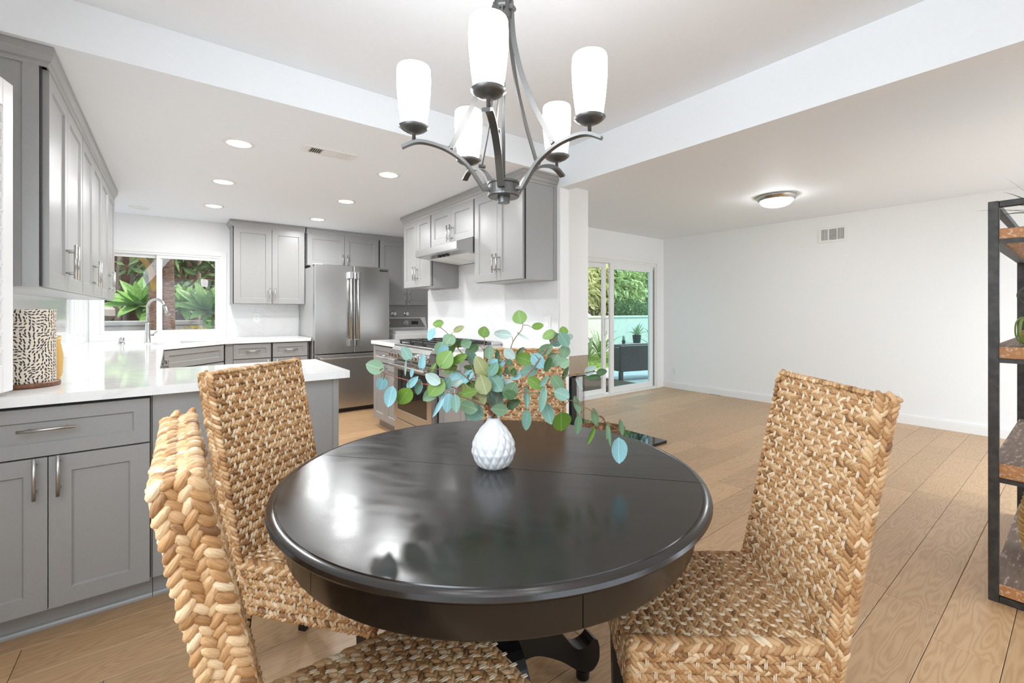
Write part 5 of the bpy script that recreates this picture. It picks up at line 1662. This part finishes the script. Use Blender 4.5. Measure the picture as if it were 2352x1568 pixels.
shrub('big yellow-green leafy shrub above the garden wall, left of the patio door post', (9.7, 10.1, 0.9), (1.3, 0.8, 1.15), 2300, 0.30, 'hedge_leaf', 1)
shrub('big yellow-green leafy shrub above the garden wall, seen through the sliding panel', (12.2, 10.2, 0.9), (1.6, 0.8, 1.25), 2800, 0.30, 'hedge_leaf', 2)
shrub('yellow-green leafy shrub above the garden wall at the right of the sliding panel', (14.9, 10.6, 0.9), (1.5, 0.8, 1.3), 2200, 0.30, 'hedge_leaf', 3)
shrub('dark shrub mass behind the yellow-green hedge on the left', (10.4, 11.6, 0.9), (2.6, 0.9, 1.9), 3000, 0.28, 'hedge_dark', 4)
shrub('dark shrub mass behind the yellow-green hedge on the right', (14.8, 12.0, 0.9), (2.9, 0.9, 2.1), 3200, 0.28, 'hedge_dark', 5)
shrub('low small-leaved dark shrub spilling over the garden wall', (12.3, 9.35, 0.95), (1.1, 0.3, 0.34), 2200, 0.07, 'hedge_dark', 6)


def strap_plant(label, loc, n_, L_, mname, seed, w0=0.04, pot=None):
    t = thing('strap_plant', label, 'plant', loc)
    rg = random.Random(seed)
    z0 = 0.0
    if pot:
        r_, h_ = pot
        obj('pot', lathe(new_bm(), [(0.001, 0), (r_ * 0.8, 0), (r_, h_), (r_ * 0.9, h_), (r_ * 0.85, h_ - 0.03), (0.001, h_ - 0.03)], 24), 'iron_black', t, smooth=False)
        z0 = h_ - 0.03
    for k_ in range(n_):
        a = rg.uniform(0, 2 * PI)
        el = rg.uniform(0.15, 1.3)
        Lk = L_ * rg.uniform(0.7, 1.1)
        e_ = Vector((math.cos(a) * math.cos(el), math.sin(a) * math.cos(el), math.sin(el))) * Lk
        if z0 + e_.z < 0.02:
            e_.z = 0.02
        obj('leaf', strap(new_bm(), (0.02 * math.cos(a), 0.02 * math.sin(a), z0), Vector((0, 0, z0)) + e_, L_ * 0.18, w0, (-math.sin(a), math.cos(a), 0), 6), mname, t)
    return t


strap_plant('pale striped strap-leaf plant on the lawn left of the patio door frame', (8.35, 7.75, -0.019), 34, 0.75, 'strap_leaf', 1, 0.05)
strap_plant('dark green strap-leaf plant against the garden wall behind the striped one', (9.1, 7.95, -0.019), 26, 0.85, 'agave_leaf', 2, 0.06)
strap_plant('leafy green plant at the foot of the garden wall right of the dark pot', (11.6, 7.95, -0.019), 30, 0.85, 'strap_leaf', 3, 0.07)

# wicker seat on the patio
t = thing('wicker_armchair', 'dark brown wicker patio seat behind the sliding glass panel', 'patio chair', (6.36, 5.10, -0.03), R(-14))
obj('side_panel', B(0, 1.3, 0, 0.05, 0.17, 0.64, 0.01), 'wicker', t)
obj('seat_box', B(0.02, 1.28, 0.05, 0.30, 0.17, 0.60, 0.01), 'wicker', t)
obj('side_panel', B(0, 1.3, 0.30, 0.35, 0.17, 0.64, 0.01), 'wicker', t)
for x in (0.0, 1.24):
    for y_ in (0, 0.29):
        obj('leg', B(x, x + 0.06, y_, y_ + 0.06, 0, 0.17), 'wicker', t)
t = thing('patio_table', 'low patio table with a pale stone top behind the wicker seat', 'table', (9.05, 6.95, -0.02))
obj('top', B(-0.55, 0.55, -0.30, 0.30, 0.42, 0.45, 0.01), 'stone', t)
for x in (-0.5, 0.46):
    for y_ in (-0.26, 0.22):
        obj('leg', B(x, x + 0.04, y_, y_ + 0.04, 0, 0.42), 'iron_black', t)
strap_plant('bushy green plant in a dark pot on the patio table', (9.30, 6.95, 0.431), 26, 0.34, 'strap_leaf', 4, 0.035, (0.11, 0.20))
t = thing('cactus_pot', 'tiny cactus in a dark pot on the patio table', 'plant', (8.72, 6.90, 0.431))
obj('pot', lathe(new_bm(), [(0.001, 0), (0.035, 0), (0.048, 0.09), (0.001, 0.085)], 16), 'iron_black', t)
obj('cactus', lathe(new_bm(), [(0.02, 0.085), (0.032, 0.11), (0.032, 0.17), (0.02, 0.20), (0.001, 0.207)], 10), 'agave_blue', t, smooth=True)

# kitchen window garden: planter wall, agaves, trunk, fence
pw_ = thing('planter_wall', 'low pale planter wall outside the kitchen window', 'wall', (0, 7.28, -0.12))
obj('wall_body', B(-4, 3.3, 0, 0.2, 0, 1.165), 'garden_wall', pw_)
obj('wall_cap', B(-4, 3.3, -0.03, 0.23, 1.165, 1.225, 0.01), 'garden_wall', pw_)
struct('planter_soil', B(-4, 3.3, 7.515, 9.6, -0.12, 1.05), 'soil')
fe = thing('slat_fence', 'dark brown horizontal slat fence behind the agaves', 'fence', (0, 9.5, 0.9))
fs = None
obj('backing', B(-4.5, 4.5, 0.121, 0.13, 0.0, 2.2), 'fence_wood', fe)
for i in range(14):
    o = obj('slat', B(-4.5, 4.5, 0, 0.03, 0.0, 0.142), 'fence_wood', fe, (0, 0, 0.08 + i * 0.146)) if fs is None else None
    if fs is None:
        fs = o
    else:
        o = bpy.data.objects.new('slat', fs.data); C.objects.link(o); o.parent = fe; o.location = (0, 0, 0.08 + i * 0.146)
for x in (-4.4, -2.2, 0.0, 2.2, 4.4):
    obj('post', B(x, x + 0.09, 0.03, 0.12, 0, 2.1), 'fence_wood', fe)


def agave(label, loc, L_, n_, seed, mname='agave_leaf', tilt=(0, 0)):
    t = thing('agave', label, 'plant', loc, 0, 'agaves outside the kitchen window')
    t.rotation_euler = (tilt[0], tilt[1], 0)
    rg = random.Random(seed)
    obj('stem', tube(new_bm(), [(0, 0, -0.32), (0, 0, 0.03)], [0.05, 0.04], 8), 'trunk_bark', t)
    for k_ in range(n_):
        a = k_ * 2.399 + rg.uniform(-.12, .12)
        el = 0.05 + 1.25 * k_ / n_
        Lk = L_ * (1.0 - 0.35 * k_ / n_) * rg.uniform(0.9, 1.08)
        er = Vector((math.cos(a), math.sin(a), 0)); et = Vector((-math.sin(a), math.cos(a), 0)); ez = Vector((0, 0, 1))
        bm = new_bm()
        rows = []
        nn = 9
        for i in range(nn + 1):
            s_ = i / nn
            e2 = el - 0.35 * s_ * s_ + 0.25 * (1 - s_)
            p = er * (0.02 + Lk * s_ * math.cos(el)) + ez * (Lk * s_ * math.sin(el) - 0.12 * Lk * s_ * s_)
            up_ = ez * math.cos(el) - er * math.sin(el)
            wv = Lk * (0.035 * (1 - s_) + 0.122 * math.sin(PI * min(1, s_ ** 0.9)) ** 0.95) * (1 if i < nn else 0.05)
            rows.append((bm.verts.new(p - et * wv + up_ * wv * 0.35), bm.verts.new(p), bm.verts.new(p + et * wv + up_ * wv * 0.35)))
        for q, r_ in zip(rows, rows[1:]):
            bm.faces.new((q[0], q[1], r_[1], r_[0]))
            bm.faces.new((q[1], q[2], r_[2], r_[1]))
        obj('leaf', bm, mname, t, smooth=True)
    return t


agave('broad-leaved green agave in the left window pane', tuple(at(322, 700, 6.15)), 0.56, 22, 1, tilt=(R(38), R(-8)))
agave('green agave rosette beside the trunk in the right window pane', tuple(at(420, 698, 6.3)), 0.42, 20, 2, tilt=(R(38), R(6)))
agave('big green agave at the lower right of the right window pane', tuple(at(474, 712, 6.15)), 0.52, 22, 3, tilt=(R(42), R(8)))
agave('bluish agave half hidden low behind the trunk', tuple(at(392, 715, 6.9)), 0.36, 14, 4, 'agave_blue', tilt=(R(30), 0))
t = thing('plumeria_tree', 'pale forked bare-branched shrub behind the left agave', 'tree', tuple(at(285, 700, 6.9)))
for pts in ([(0, 0, -0.4), (0.0, 0, 0.1), (-0.12, 0, 0.45), (-0.22, 0, 0.9)], [(0, 0, 0.1), (0.10, 0, 0.4), (0.06, 0, 0.95)], [(0.08, 0, 0.35), (0.24, 0, 0.6), (0.30, 0, 1.0)], [(-0.06, 0, 0.3), (-0.05, 0.1, 0.7), (-0.02, 0.1, 1.05)], [(0.2, 0, 0.55), (0.42, 0.05, 0.8), (0.6, 0.05, 1.1)]):
    obj('branch', tube(new_bm(), spline(pts, 4), 0.026, 7), 'branch_gray', t, smooth=True)
t = thing('banana_trunk', 'bark-clad trunk with a yellow leaf stalk behind the window mullion', 'tree', tuple(at(356, 795, 5.42)))
obj('trunk', tube(new_bm(), [(0, 0, -0.8), (0.01, 0, 0.2), (0.0, 0, 0.75), (0.0, 0, 1.05)], [0.075, 0.07, 0.062, 0.055], 12), 'trunk_bark', t, smooth=True)
obj('leaf_stalk', tube(new_bm(), spline([(0.0, 0.0, 0.55), (-0.015, -0.05, 0.82), (-0.09, -0.06, 1.02), (-0.30, -0.05, 1.20)], 5), [0.042 - 0.0013 * k_ for k_ in range(16)], 8), 'trunk_yellow', t, smooth=True)
t = thing('palm_trunk', 'dark gray-brown trunk at the left edge of the right window pane', 'tree', tuple(at(388, 795, 5.5)))
obj('trunk', tube(new_bm(), [(0, 0, -0.8), (0.0, 0, 0.3), (-0.02, 0, 1.5)], [0.07, 0.065, 0.06], 12), 'trunk_bark', t, smooth=True)
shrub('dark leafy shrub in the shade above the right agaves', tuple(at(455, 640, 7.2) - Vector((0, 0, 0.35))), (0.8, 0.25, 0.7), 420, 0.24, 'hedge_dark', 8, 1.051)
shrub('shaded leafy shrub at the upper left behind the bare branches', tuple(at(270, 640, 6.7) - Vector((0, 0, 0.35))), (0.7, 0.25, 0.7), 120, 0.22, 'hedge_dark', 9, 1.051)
shrub('small yellow flowering plant at the planter edge under the agaves', tuple(at(446, 757, 5.62) - Vector((0, 0, 0.06))), (0.17, 0.05, 0.06), 160, 0.035, 'flower_yellow', 10)
tag(obj('boulder', lathe(new_bm(), [(0.001, -0.15), (0.12, -0.12), (0.17, -0.03), (0.15, 0.06), (0.08, 0.11), (0.001, 0.12)], 10), 'stone', None, tuple(at(232, 715, 6.4)), (0.2, 0.1, 0.4)), 'rounded gray boulder at the left of the planter', 'rock')
